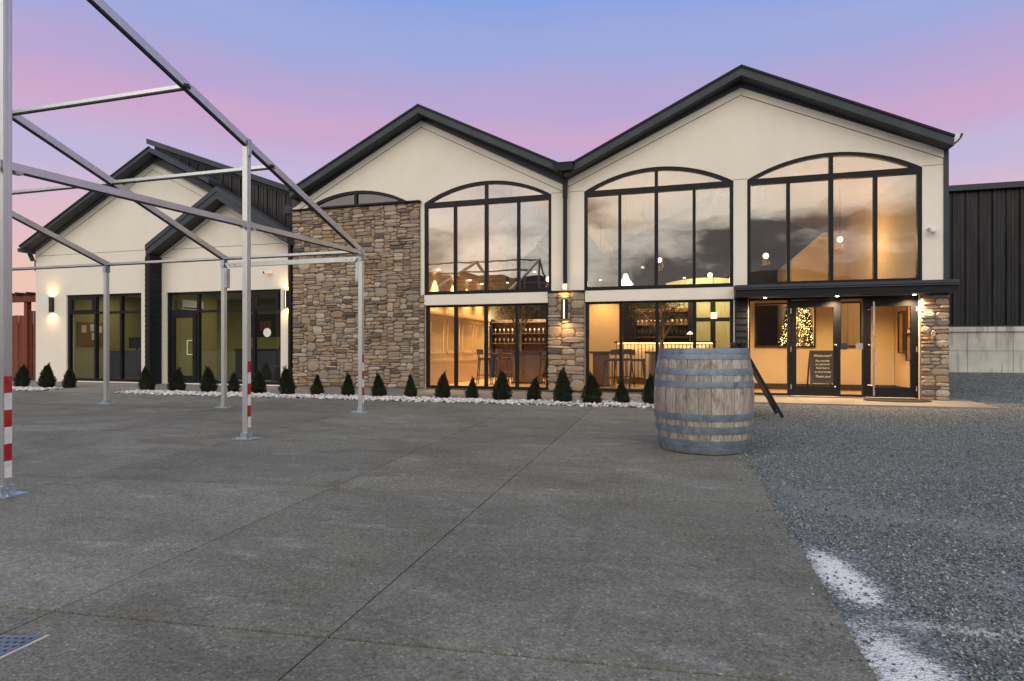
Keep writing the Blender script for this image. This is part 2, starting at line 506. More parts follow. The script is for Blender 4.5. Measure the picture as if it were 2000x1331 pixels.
def ceiling_mat():
    m, nt, b = new_mat('ceiling_boards')
    t = NT(m)
    w = t.node('ShaderNodeTexWave', wave_type='BANDS', bands_direction='Y', wave_profile='SAW')
    w.inputs['Scale'].default_value = 1.6
    w.inputs['Distortion'].default_value = 0.0
    t.l.new(t.pos(), w.inputs['Vector'])
    base = t.ramp(w.outputs['Fac'], [(0.0, (0.20, 0.14, 0.085)), (0.07, (0.60, 0.47, 0.33)), (1.0, (0.66, 0.53, 0.38))])
    base = t.mix(0.5, base, t.ramp(t.noise(t.pos((0.5, 9, 0.5)), 3, 4), [(0.3, 0.75), (0.7, 1.15)]), 'MULTIPLY')
    t.put(b.inputs['Base Color'], base)
    b.inputs['Roughness'].default_value = 0.6
    return m
M['ceiling'] = ceiling_mat()

# ------------------------------------------------------------------ mesh helpers
class MB:
    def __init__(self):
        self.v, self.f = [], []
    def add(self, vs, fs):
        o = len(self.v)
        self.v += [tuple(p) for p in vs]
        self.f += [tuple(i + o for i in f) for f in fs]
        return self
    def box(self, x0, x1, y0, y1, z0, z1):
        return self.add([(x0, y0, z0), (x1, y0, z0), (x1, y1, z0), (x0, y1, z0), (x0, y0, z1), (x1, y0, z1), (x1, y1, z1), (x0, y1, z1)],
                        [(0, 3, 2, 1), (4, 5, 6, 7), (0, 1, 5, 4), (1, 2, 6, 5), (2, 3, 7, 6), (3, 0, 4, 7)])
    def beam(self, p0, p1, w, h, up=(0, 0, 1)):
        p0, p1 = Vector(p0), Vector(p1)
        d = (p1 - p0).normalized()
        s = d.cross(Vector(up)).normalized() * (w / 2)
        u = s.cross(d).normalized() * (h / 2)
        vs = [p + a * s + b * u for p in (p0, p1) for a, b in ((-1, -1), (1, -1), (1, 1), (-1, 1))]
        return self.add(vs, [(3, 2, 1, 0), (4, 5, 6, 7), (0, 1, 5, 4), (1, 2, 6, 5), (2, 3, 7, 6), (3, 0, 4, 7)])
    def tube(self, p0, p1, r0, r1=None, n=10, cap=True):
        r1 = r0 if r1 is None else r1
        p0, p1 = Vector(p0), Vector(p1)
        d = (p1 - p0).normalized()
        a = d.orthogonal().normalized()
        b = d.cross(a)
        vs = []
        for p, r in ((p0, r0), (p1, r1)):
            vs += [p + (a * math.cos(2 * math.pi * i / n) + b * math.sin(2 * math.pi * i / n)) * r for i in range(n)]
        fs = [(i, (i + 1) % n, n + (i + 1) % n, n + i) for i in range(n)]
        if cap:
            fs += [tuple(range(n - 1, -1, -1)), tuple(range(n, 2 * n))]
        return self.add(vs, fs)
    def lathe(self, prof, n=16, c=(0, 0, 0), a0=0.0, a1=2 * math.pi):
        """profile of (radius, z) turned about z"""
        full = abs(a1 - a0 - 2 * math.pi) < 1e-6
        k = n if full else n + 1
        vs = [(c[0] + r * math.cos(a0 + (a1 - a0) * i / n), c[1] + r * math.sin(a0 + (a1 - a0) * i / n), c[2] + z) for r, z in prof for i in range(k)]
        fs = []
        for j in range(len(prof) - 1):
            for i in range(n):
                i2 = (i + 1) % k
                fs.append((j * k + i, j * k + i2, (j + 1) * k + i2, (j + 1) * k + i))
        return self.add(vs, fs)
    def poly(self, outer, holes, y0, y1):
        """polygon in x,z with holes, given thickness from y0 (front) to y1"""
        loops = [list(outer)] + [list(h) for h in holes]
        tris = tessellate_polygon([[Vector((x, z, 0)) for x, z in l] for l in loops])
        flat = [p for l in loops for p in l]
        n = len(flat)
        vs = [(x, y0, z) for x, z in flat] + [(x, y1, z) for x, z in flat]
        fs = []
        for t in tris:
            a, b, c = (flat[i] for i in t)
            cr = (b[0] - a[0]) * (c[1] - a[1]) - (b[1] - a[1]) * (c[0] - a[0])
            if abs(cr) < 1e-9:
                continue
            t = t if cr > 0 else (t[0], t[2], t[1])
            fs.append(tuple(t))
            fs.append(tuple(i + n for i in reversed(t)))
        o = 0
        for l in loops:
            k = len(l)
            for i in range(k):
                j = (i + 1) % k
                fs.append((o + i, o + i + n, o + j + n, o + j))
            o += k
        return self.add(vs, fs)
    def ball(self, c, r, seg=8, rings=5, sc=(1, 1, 1)):
        prof = [(math.sin(math.pi * j / rings) * r, -math.cos(math.pi * j / rings) * r) for j in range(rings + 1)]
        o = len(self.v)
        self.lathe(prof, seg)
        for i in range(o, len(self.v)):
            x, y, z = self.v[i]
            self.v[i] = (c[0] + x * sc[0], c[1] + y * sc[1], c[2] + z * sc[2])
        return self
    def mesh(self, name, mat, off=(0, 0, 0), smooth=False, fix=True):
        me = bpy.data.meshes.new(name)
        vs = [(x - off[0], y - off[1], z - off[2]) for x, y, z in self.v]
        me.from_pydata(vs, [], self.f)
        if fix and len(self.f) < 20000:
            bm = bmesh.new()
            bm.from_mesh(me)
            bmesh.ops.recalc_face_normals(bm, faces=bm.faces)
            bm.to_mesh(me)
            bm.free()
        me.materials.append(M[mat])
        if smooth:
            me.polygons.foreach_set('use_smooth', [True] * len(me.polygons))
            if smooth != 'all':
                me.set_sharp_from_angle(angle=R(35))
        return me

ORG = {}

def place(name, me, parent=None, loc=(0, 0, 0), label=None):
    """link mesh data as an object; loc is in world axes"""
    o = bpy.data.objects.new(name, me)
    COL.objects.link(o)
    po = Vector((0, 0, 0))
    if parent is not None:
        o.parent = parent
        po = ORG.get(parent.name, Vector((0, 0, 0)))
    o.location = Vector(loc) - po
    ORG[o.name] = Vector(loc)
    if label:
        o['label'] = label
    return o

def part(name, mb, mat, parent, smooth=False, label=None, loc=None):
    """mesh given in world coordinates, as a part of parent"""
    org = ORG[parent.name] if loc is None else Vector(loc)
    return place(name, mb.mesh(name, mat, org, smooth), parent, org, label)

def tag(o, label, cat, group=None):
    o['label'] = label
    o['category'] = cat
    if group:
        o['group'] = group
    return o

def thing(name, label, cat, loc=(0, 0, 0), group=None):
    o = bpy.data.objects.new(name, None)
    COL.objects.link(o)
    o.location = loc
    o.empty_display_size = 0.2
    ORG[o.name] = Vector(loc)
    return tag(o, label, cat, group)

def solid(name, mb, mat, label, cat, loc=(0, 0, 0), group=None, smooth=False):
    """a thing that is one mesh (world coordinates)"""
    return tag(place(name, mb.mesh(name, mat, loc, smooth), None, loc), label, cat, group)

def structure(name, mb, mat, kind='structure', parent=None, smooth=False, fix=True):
    o = place(name, mb.mesh(name, mat, (0, 0, 0), smooth, fix), parent)
    if parent is None:
        o['kind'] = kind
    return o

def copy_tree(o, parent=None):
    c = o.copy()
    COL.objects.link(c)
    c.parent = parent
    for ch in o.children:
        copy_tree(ch, c)
    return c

def lamp(name, kind, loc, energy, color=WARM, rot=(0, 0, 0), size=0.1, parent=None, spot=None, blend=0.6, spread=None, size_y=None):
    d = bpy.data.lights.new(name, kind)
    d.energy = energy
    d.color = color
    if kind == 'AREA':
        d.size = size
        if size_y:
            d.shape = 'RECTANGLE'
            d.size_y = size_y
        else:
            d.shape = 'DISK'
        if spread:
            d.spread = spread
    else:
        d.shadow_soft_size = size
    if spot:
        d.spot_size = spot
        d.spot_blend = blend
    o = bpy.data.objects.new(name, d)
    COL.objects.link(o)
    o.rotation_euler = rot
    if parent is not None:
        o.parent = parent
        o.location = Vector(loc) - ORG[parent.name]
    else:
        o.location = loc
    return o

def gz(x, y):
    """height of the yard: it falls gently from the building to the camera"""
    if y <= 0:
        return 0.022 * max(y, -40)
    k = min(max((x - 5.2) / 1.5, 0), 1)
    return 0.042 * min(y, 9) * k

# ------------------------------------------------------------------ ground
def build_ground():
    xs = np.concatenate([np.linspace(-900, -60, 8), np.linspace(-50, -26, 7), np.linspace(-24, 24, 49), np.linspace(28, 60, 7), np.linspace(80, 900, 8)])
    ys = np.concatenate([np.linspace(-900, -60, 8), np.linspace(-50, -20, 7), np.linspace(-19, 19, 39), np.linspace(24, 60, 7), np.linspace(80, 900, 8)])
    mb = MB()
    nx = len(xs)
    mb.v = [(float(x), float(y), gz(x, y) - 0.03) for y in ys for x in xs]
    mb.f = [(j * nx + i, j * nx + i + 1, (j + 1) * nx + i + 1, (j + 1) * nx + i) for j in range(len(ys) - 1) for i in range(nx - 1)]
    structure('ground', mb, 'gravel')
build_ground()

def quad_slab(c, thick):
    """slab panel from 4 plan corners, top on the yard slope"""
    mb = MB()
    top = [(x, y, gz(x, y) + 0.004) for x, y in c]
    bot = [(x, y, z - thick) for x, y, z in top]
    mb.add(top + bot, [(0, 1, 2, 3), (7, 6, 5, 4), (0, 4, 5, 1), (1, 5, 6, 2), (2, 6, 7, 3), (3, 7, 4, 0)])
    return mb

def build_slab():
    base = MB()
    base.add([(x, y, gz(x, y) - 0.022) for x, y in ((-27, -22), (0.76, -22), (0.76, -2.78), (-27, -2.78))], [(0, 1, 2, 3)])
    slab = structure('concrete_slab', base, 'black')
    xj = [0.77, -1.55, -3.05, -5.75, -8.6, -11.5, -14.5, -18.0, -27.0]
    def rowy(k, x):          # the cross joints run slightly askew
        return [-2.76, -4.6 + 0.03 * x, -6.75 + 0.07 * x, -9.03 + 0.115 * x, -11.60 + 0.093 * x, -14.6 + 0.09 * x, -22.0][k]
    g = 0.005
    for i in range(len(xj) - 1):
        for k in range(6):
            xa, xb = xj[i + 1] + g, xj[i] - (0 if i == 0 else g)
            h_ = 0.009
            ya = max(rowy(k + 1, xa), -21.9) + h_, max(rowy(k + 1, xb), -21.9) + h_
            yb = min(rowy(k, xa), -2.76) - h_, min(rowy(k, xb), -2.76) - h_
            if ya[0] > yb[0] - 0.1 or ya[1] > yb[1] - 0.1:
                continue
            q = quad_slab([(xa, ya[0]), (xb, ya[1]), (xb, yb[1]), (xa, yb[0])], 0.09)
            place('slab_panel', q.mesh('slab_panel', 'slab'), slab)
build_slab()

# paving between the planted strip and the building, and the pad before the doors
def build_paths():
    walk = structure('walkway', MB().add([(x, y, gz(x, y) - 0.014) for x, y in ((-21, -2.05), (1.2, -2.05), (1.2, 0.2), (-21, 0.2))], [(0, 1, 2, 3)]), 'mortar')
    xs = [-21, -18.6, -16.1, -13.6, -11.0, -8.6, -6.2, -3.8, -1.3, 1.2]
    for a, b in zip(xs, xs[1:]):
        place('slab_panel', quad_slab([(a + .004, -2.02), (b - .004, -2.02), (b - .004, 0.2), (a + .004, 0.2)], 0.08).mesh('slab_panel', 'path'), walk)
    # path crossing the pebble strip to the office
    place('slab_panel', quad_slab([(-16.05, -2.75), (-13.65, -2.75), (-13.65, -2.028), (-16.05, -2.028)], 0.08).mesh('slab_panel', 'path'), walk)
    pad = structure('entrance_pad', MB().add([(x, y, gz(x, y) - 0.016) for x, y in ((1.21, -1.28), (5.7, -1.28), (5.7, 0.2), (1.21, 0.2))], [(0, 1, 2, 3)]), 'mortar')
    for a, b in zip([1.21, 2.45, 3.7, 4.7, 5.75], [2.45, 3.7, 4.7, 5.75]):
        place('slab_panel', quad_slab([(a + .004, -1.3), (b - .004, -1.3), (b - .004, 0.2), (a + .004, 0.2)], 0.08).mesh('slab_panel', 'path'), pad)
build_paths()

def scatter(name, mat, pts, sizes, flat, base_v, base_f, kind='stuff'):
    """many small stones joined into one mesh"""
    n, bv, bf = len(pts), np.array(base_v, float), np.array(base_f)
    th = RNG.uniform(0, 2 * np.pi, n)
    c, s = np.cos(th), np.sin(th)
    v = bv[None] * sizes[:, None, None] * RNG.uniform(0.65, 1.35, (n, 1, 3)) * np.array([1, 1, flat])[None, None]
    v = v * RNG.uniform(0.8, 1.2, v.shape)
    x = v[..., 0] * c[:, None] - v[..., 1] * s[:, None]
    y = v[..., 0] * s[:, None] + v[..., 1] * c[:, None]
    tl = RNG.normal(0, 0.25, (n, 2))
    z = v[..., 2] + x * tl[:, :1] + y * tl[:, 1:]
    V = np.stack([x, y, z], -1) + pts[:, None]
    F = bf[None] + (np.arange(n) * len(bv))[:, None, None]
    me = bpy.data.meshes.new(name)
    V, F = V.reshape(-1, 3), F.reshape(-1, 3)
    me.vertices.add(len(V)); me.vertices.foreach_set('co', V.ravel())
    me.loops.add(F.size); me.loops.foreach_set('vertex_index', F.ravel().astype(np.int32))
    me.polygons.add(len(F)); me.polygons.foreach_set('loop_start', np.arange(0, F.size, 3, dtype=np.int32))
    me.update(calc_edges=True)
    me.materials.append(M[mat])
    o = place(name, me)
    o['kind'] = kind
    return o

bm = bmesh.new(); bmesh.ops.create_icosphere(bm, subdivisions=1, radius=0.5)
ICO_V = [tuple(v.co) for v in bm.verts]; ICO_F = [tuple(v.index for v in f.verts) for f in bm.faces]; bm.free()
OCT_V = [(.5, 0, 0), (0, .5, 0), (-.5, 0, 0), (0, -.5, 0), (0.08, 0.05, .5), (0, 0, -.5)]
OCT_F = [(0, 1, 4), (1, 2, 4), (2, 3, 4), (3, 0, 4), (1, 0, 5), (2, 1, 5), (3, 2, 5), (0, 3, 5)]

def build_pebbles():
    n = 7800
    x = RNG.uniform(-19.6, -0.15, n)
    y = -2.42 + RNG.normal(0, 0.17, n).clip(-.36, .40)
    ok = ~((x > -16.2) & (x < -13.55))
    x, y = x[ok], y[ok]
    z = 0.022 * y + RNG.uniform(-0.01, 0.03, len(x)) + 0.01
    o = scatter('pebble_bed', 'pebble', np.stack([x, y, z], -1), RNG.uniform(0.035, 0.08, len(x)), 0.55, ICO_V, ICO_F)
    tag(o, 'strip of white pebbles between the concrete yard and the walkway', 'pebbles')
build_pebbles()

def build_gravel():
    n = 90000
    u = RNG.uniform(0, 1, n)
    y = -12.6 + 11.6 * u ** 0.8
    x = 0.74 + (RNG.uniform(0, 1, n) ** 1.15) * (1.25 + 0.55 * (y + 12.6) + 0.6)
    sp = RNG.uniform(0, 1, n) < 0.006
    x = np.where(sp, 0.77 - np.abs(RNG.normal(0, 0.12, n)), x)
    ok = ~((x > 1.2) & (y > -1.34) & (x < 5.8))
    ok &= RNG.uniform(0, 1, n) < np.where((np.abs(x - 0.93) < 0.22) & (y < -9.8), 0.12, 1.0)
    for cx_, cy_, rx_, ry_, an_ in ((1.9, -9.0, 1.7, 0.35, -13), (1.05, -8.35, 0.75, 0.30, -20), (2.4, -10.2, 1.2, 0.3, -8)):
        ca, sa = math.cos(R(an_)), math.sin(R(an_))
        u_, v_ = (x - cx_) * ca + (y - cy_) * sa, -(x - cx_) * sa + (y - cy_) * ca
        ok &= ~(((u_ / rx_) ** 2 + (v_ / ry_) ** 2 < RNG.uniform(0.1, 1.2, n)) & (RNG.uniform(0, 1, n) < 0.6))
    x, y = x[ok], y[ok]
    x2, y2 = RNG.uniform(5.5, 11, 14000), RNG.uniform(-1.5, 7.7, 14000)
    zz2 = np.array([gz(a_, b_) for a_, b_ in zip(x2, y2)]) - 0.026
    z = 0.022 * y - 0.026 + np.where(x < 0.77, 0.034, 0.0)
    x, y, z = np.concatenate([x, x2]), np.concatenate([y, y2]), np.concatenate([z, zz2])
    o = scatter('loose_gravel', 'chip', np.stack([x, y, z], -1), RNG.uniform(0.008, 0.024, len(x)) * np.where(y > -1.2, 1.6, 1.0), 0.7, OCT_V, OCT_F)
    tag(o, 'loose blue grey crushed gravel beside the concrete yard', 'gravel')
build_gravel()

# hills and tree line behind the camera: seen mirrored in the glass
def build_hills():
    mb = MB()
    n = 160
    for i in range(n + 1):
        a = 2 * math.pi * i / n
        r = 620 + 60 * math.sin(3 * a + 1)
        bkw = min(max(0.5 - 1.6 * math.sin(a), 0.0), 1.0)
        wob = 9 * math.sin(2 * a + 0.5) + 7 * math.sin(5 * a) + 3 * math.sin(13 * a + 2) + 2 * math.sin(29 * a)
        hgt = 30 + wob * 0.8 + bkw * (58 + 0.4 * wob + 8 * math.sin(17 * a + 1) + 5 * math.sin(31 * a))
        mb.v += [(r * math.cos(a), r * math.sin(a), -6), ((r + 40) * math.cos(a), (r + 40) * math.sin(a), hgt), ((r + 140) * math.cos(a), (r + 140) * math.sin(a), -6)]
    for i in range(n):
        o = 3 * i
        mb.f += [(o, o + 3, o + 4, o + 1), (o + 1, o + 4, o + 5, o + 2)]
    M['hill'] = simple('hill', (0.05, 0.06, 0.065), 0.95, var=0.4, scale=0.03)
    structure('hills', mb, 'hill', smooth='all')
build_hills()

# ------------------------------------------------------------------ shared building pieces
def gable(apex_x, apex_z, slope, x):
    return apex_z - slope * abs(x - apex_x)

def rake(mb, ax, az, slope, x0, x1, y0, y1, up, dn):
    """band following a gable line from x0 to x1 (ax between them), from +up to -dn about the line"""
    pts = [(x0, gable(ax, az, slope, x0)), (ax, az), (x1, gable(ax, az, slope, x1))] if x0 < ax < x1 else \
          [(x0, gable(ax, az, slope, x0)), (x1, gable(ax, az, slope, x1))]
    outer = [(x, z - dn) for x, z in pts] + [(x, z + up) for x, z in reversed(pts)]
    return mb.poly(outer, [], y0, y1)

def arc(cx, half, spring, rise, n=28, inset=0.0):
    """points of a low arch from left to right"""
    r = (half * half + rise * rise) / (2 * rise)
    cz = spring + rise - r
    r -= inset
    h = half - inset
    a = math.asin(min(h / r, 1))
    return [(cx + r * math.sin(-a + 2 * a * i / n), cz + r * math.cos(-a + 2 * a * i / n)) for i in range(n + 1)]

def arched_window(b, x0, x1, z0, spring, rise, trans=True, glass='glass', y=0.0):
    """arched window with transom, three mullions below and one above"""
    cx, hw = (x0 + x1) / 2, (x1 - x0) / 2
    fr = MB()
    t = 0.075
    fy0, fy1 = y + 0.02, y + 0.13
    out_a, in_a = arc(cx, hw, spring, rise), arc(cx, hw, spring, rise, inset=t)
    n = len(out_a)
    zt0, zt1 = spring - 0.12, spring + 0.01      # transom
    if trans:
        # arch ring
        vs = [(x, fy0, z) for x, z in out_a] + [(x, fy0, z) for x, z in in_a] + [(x, fy1, z) for x, z in out_a] + [(x, fy1, z) for x, z in in_a]
        fs = []
        for i in range(n - 1):
            fs += [(i, i + 1, n + i + 1, n + i), (n + i, n + i + 1, 3 * n + i + 1, 3 * n + i), (2 * n + i + 1, 2 * n + i, 3 * n + i, 3 * n + i + 1), (i + 1, i, 2 * n + i, 2 * n + i + 1)]
        fr.add(vs, fs)
        fr.box(x0, x1, fy0 - 0.006, fy1, zt0, zt1)
        fr.box(x0, x0 + t, fy0 - 0.002, fy1, z0, zt0)
        fr.box(x1 - t, x1, fy0 - 0.002, fy1, z0, zt0)
        fr.box(x0 + t, x1 - t, fy0, fy1, z0, z0 + 0.085)
        ms = [x0 + (x1 - x0) * k / 4 for k in (1, 2, 3)]
        for k, mx in enumerate(ms):
            w = 0.042 if k == 1 else 0.034
            fr.box(mx - w, mx + w, fy0 - 0.003, fy1 - 0.004, z0 + 0.085, zt0)
        fr.box(cx - 0.038, cx + 0.038, fy0 + 0.002, fy1 - 0.004, zt1, spring + rise - t + 0.005)
    else:
        vs = [(x, fy0, z) for x, z in out_a] + [(x, fy0, z) for x, z in in_a] + [(x, fy1, z) for x, z in out_a] + [(x, fy1, z) for x, z in in_a]
        fs = []
        for i in range(n - 1):
            fs += [(i, i + 1, n + i + 1, n + i), (n + i, n + i + 1, 3 * n + i + 1, 3 * n + i), (2 * n + i + 1, 2 * n + i, 3 * n + i, 3 * n + i + 1), (i + 1, i, 2 * n + i, 2 * n + i + 1)]
        fr.add(vs, fs)
        fr.box(x0, x1, fy0 - 0.004, fy1, z0, z0 + 0.07)
        fr.box(cx - 0.04, cx + 0.04, fy0 - 0.002, fy1 - 0.003, z0 + 0.07, spring + rise - t)
    w = part('window', fr, 'frame_metal', b)
    gy0, gy1 = y + 0.062, y + 0.082
    if trans:
        xs = [x0 + t] + [x0 + (x1 - x0) * k / 4 for k in (1, 2, 3)] + [x1 - t]
        for a, c in zip(xs, xs[1:]):
            part('pane', MB().box(a + 0.004, c - 0.004, gy0, gy1, z0 + 0.08, zt0 + 0.01), glass, w)
        zb = zt1
    else:
        zb = z0 + 0.065
    pts = [p for p in in_a if p[1] > zb]
    left = [p for p in pts if p[0] < cx]
    right = [p for p in pts if p[0] > cx]
    top = (cx, spring + rise - t)
    part('pane', MB().poly([(left[0][0], zb - 0.002), (cx - 0.002, zb - 0.002), (cx - 0.002, top[1])] + list(reversed(left)), [], gy0, gy1), glass, w)
    part('pane', MB().poly([(cx + 0.002, zb - 0.002), (right[-1][0], zb - 0.002)] + list(reversed(right)) + [(cx + 0.002, top[1])], [], gy0, gy1), glass, w)
    return w

def sconce(x, z, y, label, e=6.0, side=0.0):
    """half-round up and down wall light with a glowing slit"""
    s = thing('wall_lamp', label, 'wall lamp', (x, y, z - 0.24), 'up and down wall lamps on the building front')
    r, hh = 0.075, 0.24
    part('back_plate', MB().box(x - 0.055, x + 0.055, y - 0.012, y, z - 0.2, z + 0.2), 'black', s)
    for sg in (-1, 1):      # two curved shells leaving a slit between
        mb = MB()
        a0, a1 = (math.pi * 1.0, math.pi * 1.43) if sg < 0 else (math.pi * 1.57, math.pi * 2.0)
        prof = [(r, -hh), (r, hh), (r - 0.006, hh), (r - 0.006, -hh), (r, -hh)]
        mb.lathe(prof, 10, (x, y - 0.04, z), a0, a1)
        mb.box(x + sg * r - 0.004, x + sg * r + 0.004, y - 0.04, y - 0.013, z - hh, z + hh)
        part('shade_shell', mb, 'black', s, True)
    part('diffuser', MB().tube((x, y - 0.055, z - hh + 0.02), (x, y - 0.055, z + hh - 0.02), 0.032, n=12), 'strip_glow', s)
    for sg in (-1, 1):
        lamp('wall_lamp_light', 'AREA', (x, y - 0.075, z + sg * (hh + 0.005)), e, WARM, (0 if sg < 0 else math.pi, 0, 0), 0.09, s, spread=R(150))
    return s

# stone veneer -------------------------------------------------------
def stone_meshes(k=14):
    out = []
    rr = random.Random(3)
    for _ in range(k):
        n = 10
        mb = MB()
        p = rr.uniform(4.0, 10.0)
        ring = []
        for i in range(n):
            a = 2 * math.pi * (i + rr.uniform(-0.28, 0.28)) / n + math.pi / n
            c, s = math.cos(a), math.sin(a)
            q = 0.5 / ((abs(c) ** p + abs(s) ** p) ** (1 / p)) * rr.uniform(0.90, 1.03)
            ring.append((q * c, q * s))
        vs = [(x, 0.0, z) for x, z in ring]
        vs += [(x, -rr.uniform(0.45, 0.7), z) for x, z in ring]
        vs += [(x * rr.uniform(0.70, 0.86), -rr.uniform(0.82, 1.0), z * rr.uniform(0.62, 0.82)) for x, z in ring]
        vs.append((rr.uniform(-0.1, 0.1), -rr.uniform(0.85, 1.12), rr.uniform(-0.1, 0.1)))
        fs = []
        for r0 in (0, n):
            fs += [(r0 + i, r0 + n + i, r0 + n + (i + 1) % n, r0 + (i + 1) % n) for i in range(n)]
        fs += [(2 * n + i, 3 * n, 2 * n + (i + 1) % n) for i in range(n)]
        mb.add(vs, fs)
        me = mb.mesh('stone', 'stone', smooth=False)
        out.append(me)
    return out
STONES = stone_meshes()

def pack_stones(x0, x1, z0, z1, cw, ch, seed, big=0.05, ledge=False):
    """mixed courses: fill a grid from the bottom with random blocks"""
    rr = random.Random(seed)
    nx, nz = max(2, round((x1 - x0) / cw)), max(2, round((z1 - z0) / ch))
    cw, ch = (x1 - x0) / nx, (z1 - z0) / nz
    used = [[False] * nx for _ in range(nz)]
    res = []
    for j in range(nz):
        i = 0
        while i < nx:
            if used[j][i]:
                i += 1
                continue
            u = rr.random()
            if u < big:
                w, h = rr.choice(((3, 5), (4, 5), (3, 4), (4, 4)))
            elif u < 0.34:
                w, h = rr.choice(((2, 1), (3, 1), (4, 1), (5, 1)))
            elif u < 0.86:
                w, h = rr.choice(((2, 2), (3, 2), (3, 2), (4, 2), (5, 2)))
            else:
                w, h = rr.choice(((2, 3), (3, 3), (4, 3)))
            if ledge:
                w, h = rr.choice(((2, 1), (3, 1), (3, 1), (4, 1), (2, 2), (3, 2)))
            w, h = min(w, nx - i), min(h, nz - j)
            while w > 1 and any(used[j][i + a] for a in range(w)):
                w -= 1
            while h > 1 and any(used[j + b_][i + a] for a in range(w) for b_ in range(h)):
                h -= 1
            rem = nx - i - w
            if rem == 1 and not used[j][i + w] and not any(used[j + b_][i + w] for b_ in range(h)):
                w += 1
            for a in range(w):
                for b_ in range(h):
                    used[j + b_][i + a] = True
            res.append((x0 + (i + w / 2) * cw, z0 + (j + h / 2) * ch, w * cw, h * ch))
            i += w
    return res

STONE_JOBS = []      # (part, y of the backing, x, z, w, h)

def stone_area(b, name, x0, x1, z0, z1, y_back, y_face, seed, cw=0.094, ch=0.050, big=0.035, label=None, ledge=False):
    p = part(name, MB().box(x0, x1, y_face, y_back, z0, z1), 'mortar', b, label=label)
    for s in pack_stones(x0 - 0.01, x1 + 0.01, z0, z1, cw, ch, seed, big, ledge):
        STONE_JOBS.append((p, y_face, *s))
    return p

def finish_stones(limit=300):
    rr = random.Random(11)
    jobs = sorted(STONE_JOBS, key=lambda j: -j[4] * j[5])
    rest = {}
    for k, (p, y, x, z, w, h) in enumerate(jobs):
        me = rr.choice(STONES)
        dep = rr.uniform(0.03, 0.062)
        sx = (w - 0.004) * rr.choice((-1, 1)) if False else (w - 0.002)
        sz = (h - 0.002)
        loc = (x + rr.uniform(-.006, .006), y + 0.012, z + rr.uniform(-.005, .005))
        rot = rr.gauss(0, 0.028)
        if k < limit:
            o = place('stone', me, p, loc)
            o.scale = (sx, dep, sz)
            o.rotation_euler = (0, rot, 0)
        else:
            mb = rest.setdefault(p.name, (p, MB()))[1]
            c, s = math.cos(rot), math.sin(rot)
            vs = []
            for v in me.vertices:
                a, b_, e = v.co.x * sx, v.co.y * dep, v.co.z * sz
                vs.append((loc[0] + a * c + e * s, loc[1] + b_, loc[2] - a * s + e * c))
            mb.add(vs, [tuple(q.vertices) for q in me.polygons])
    for p, mb in rest.values():
        o = part('small_stones', mb, 'stone', p)
        o['kind'] = 'stuff'

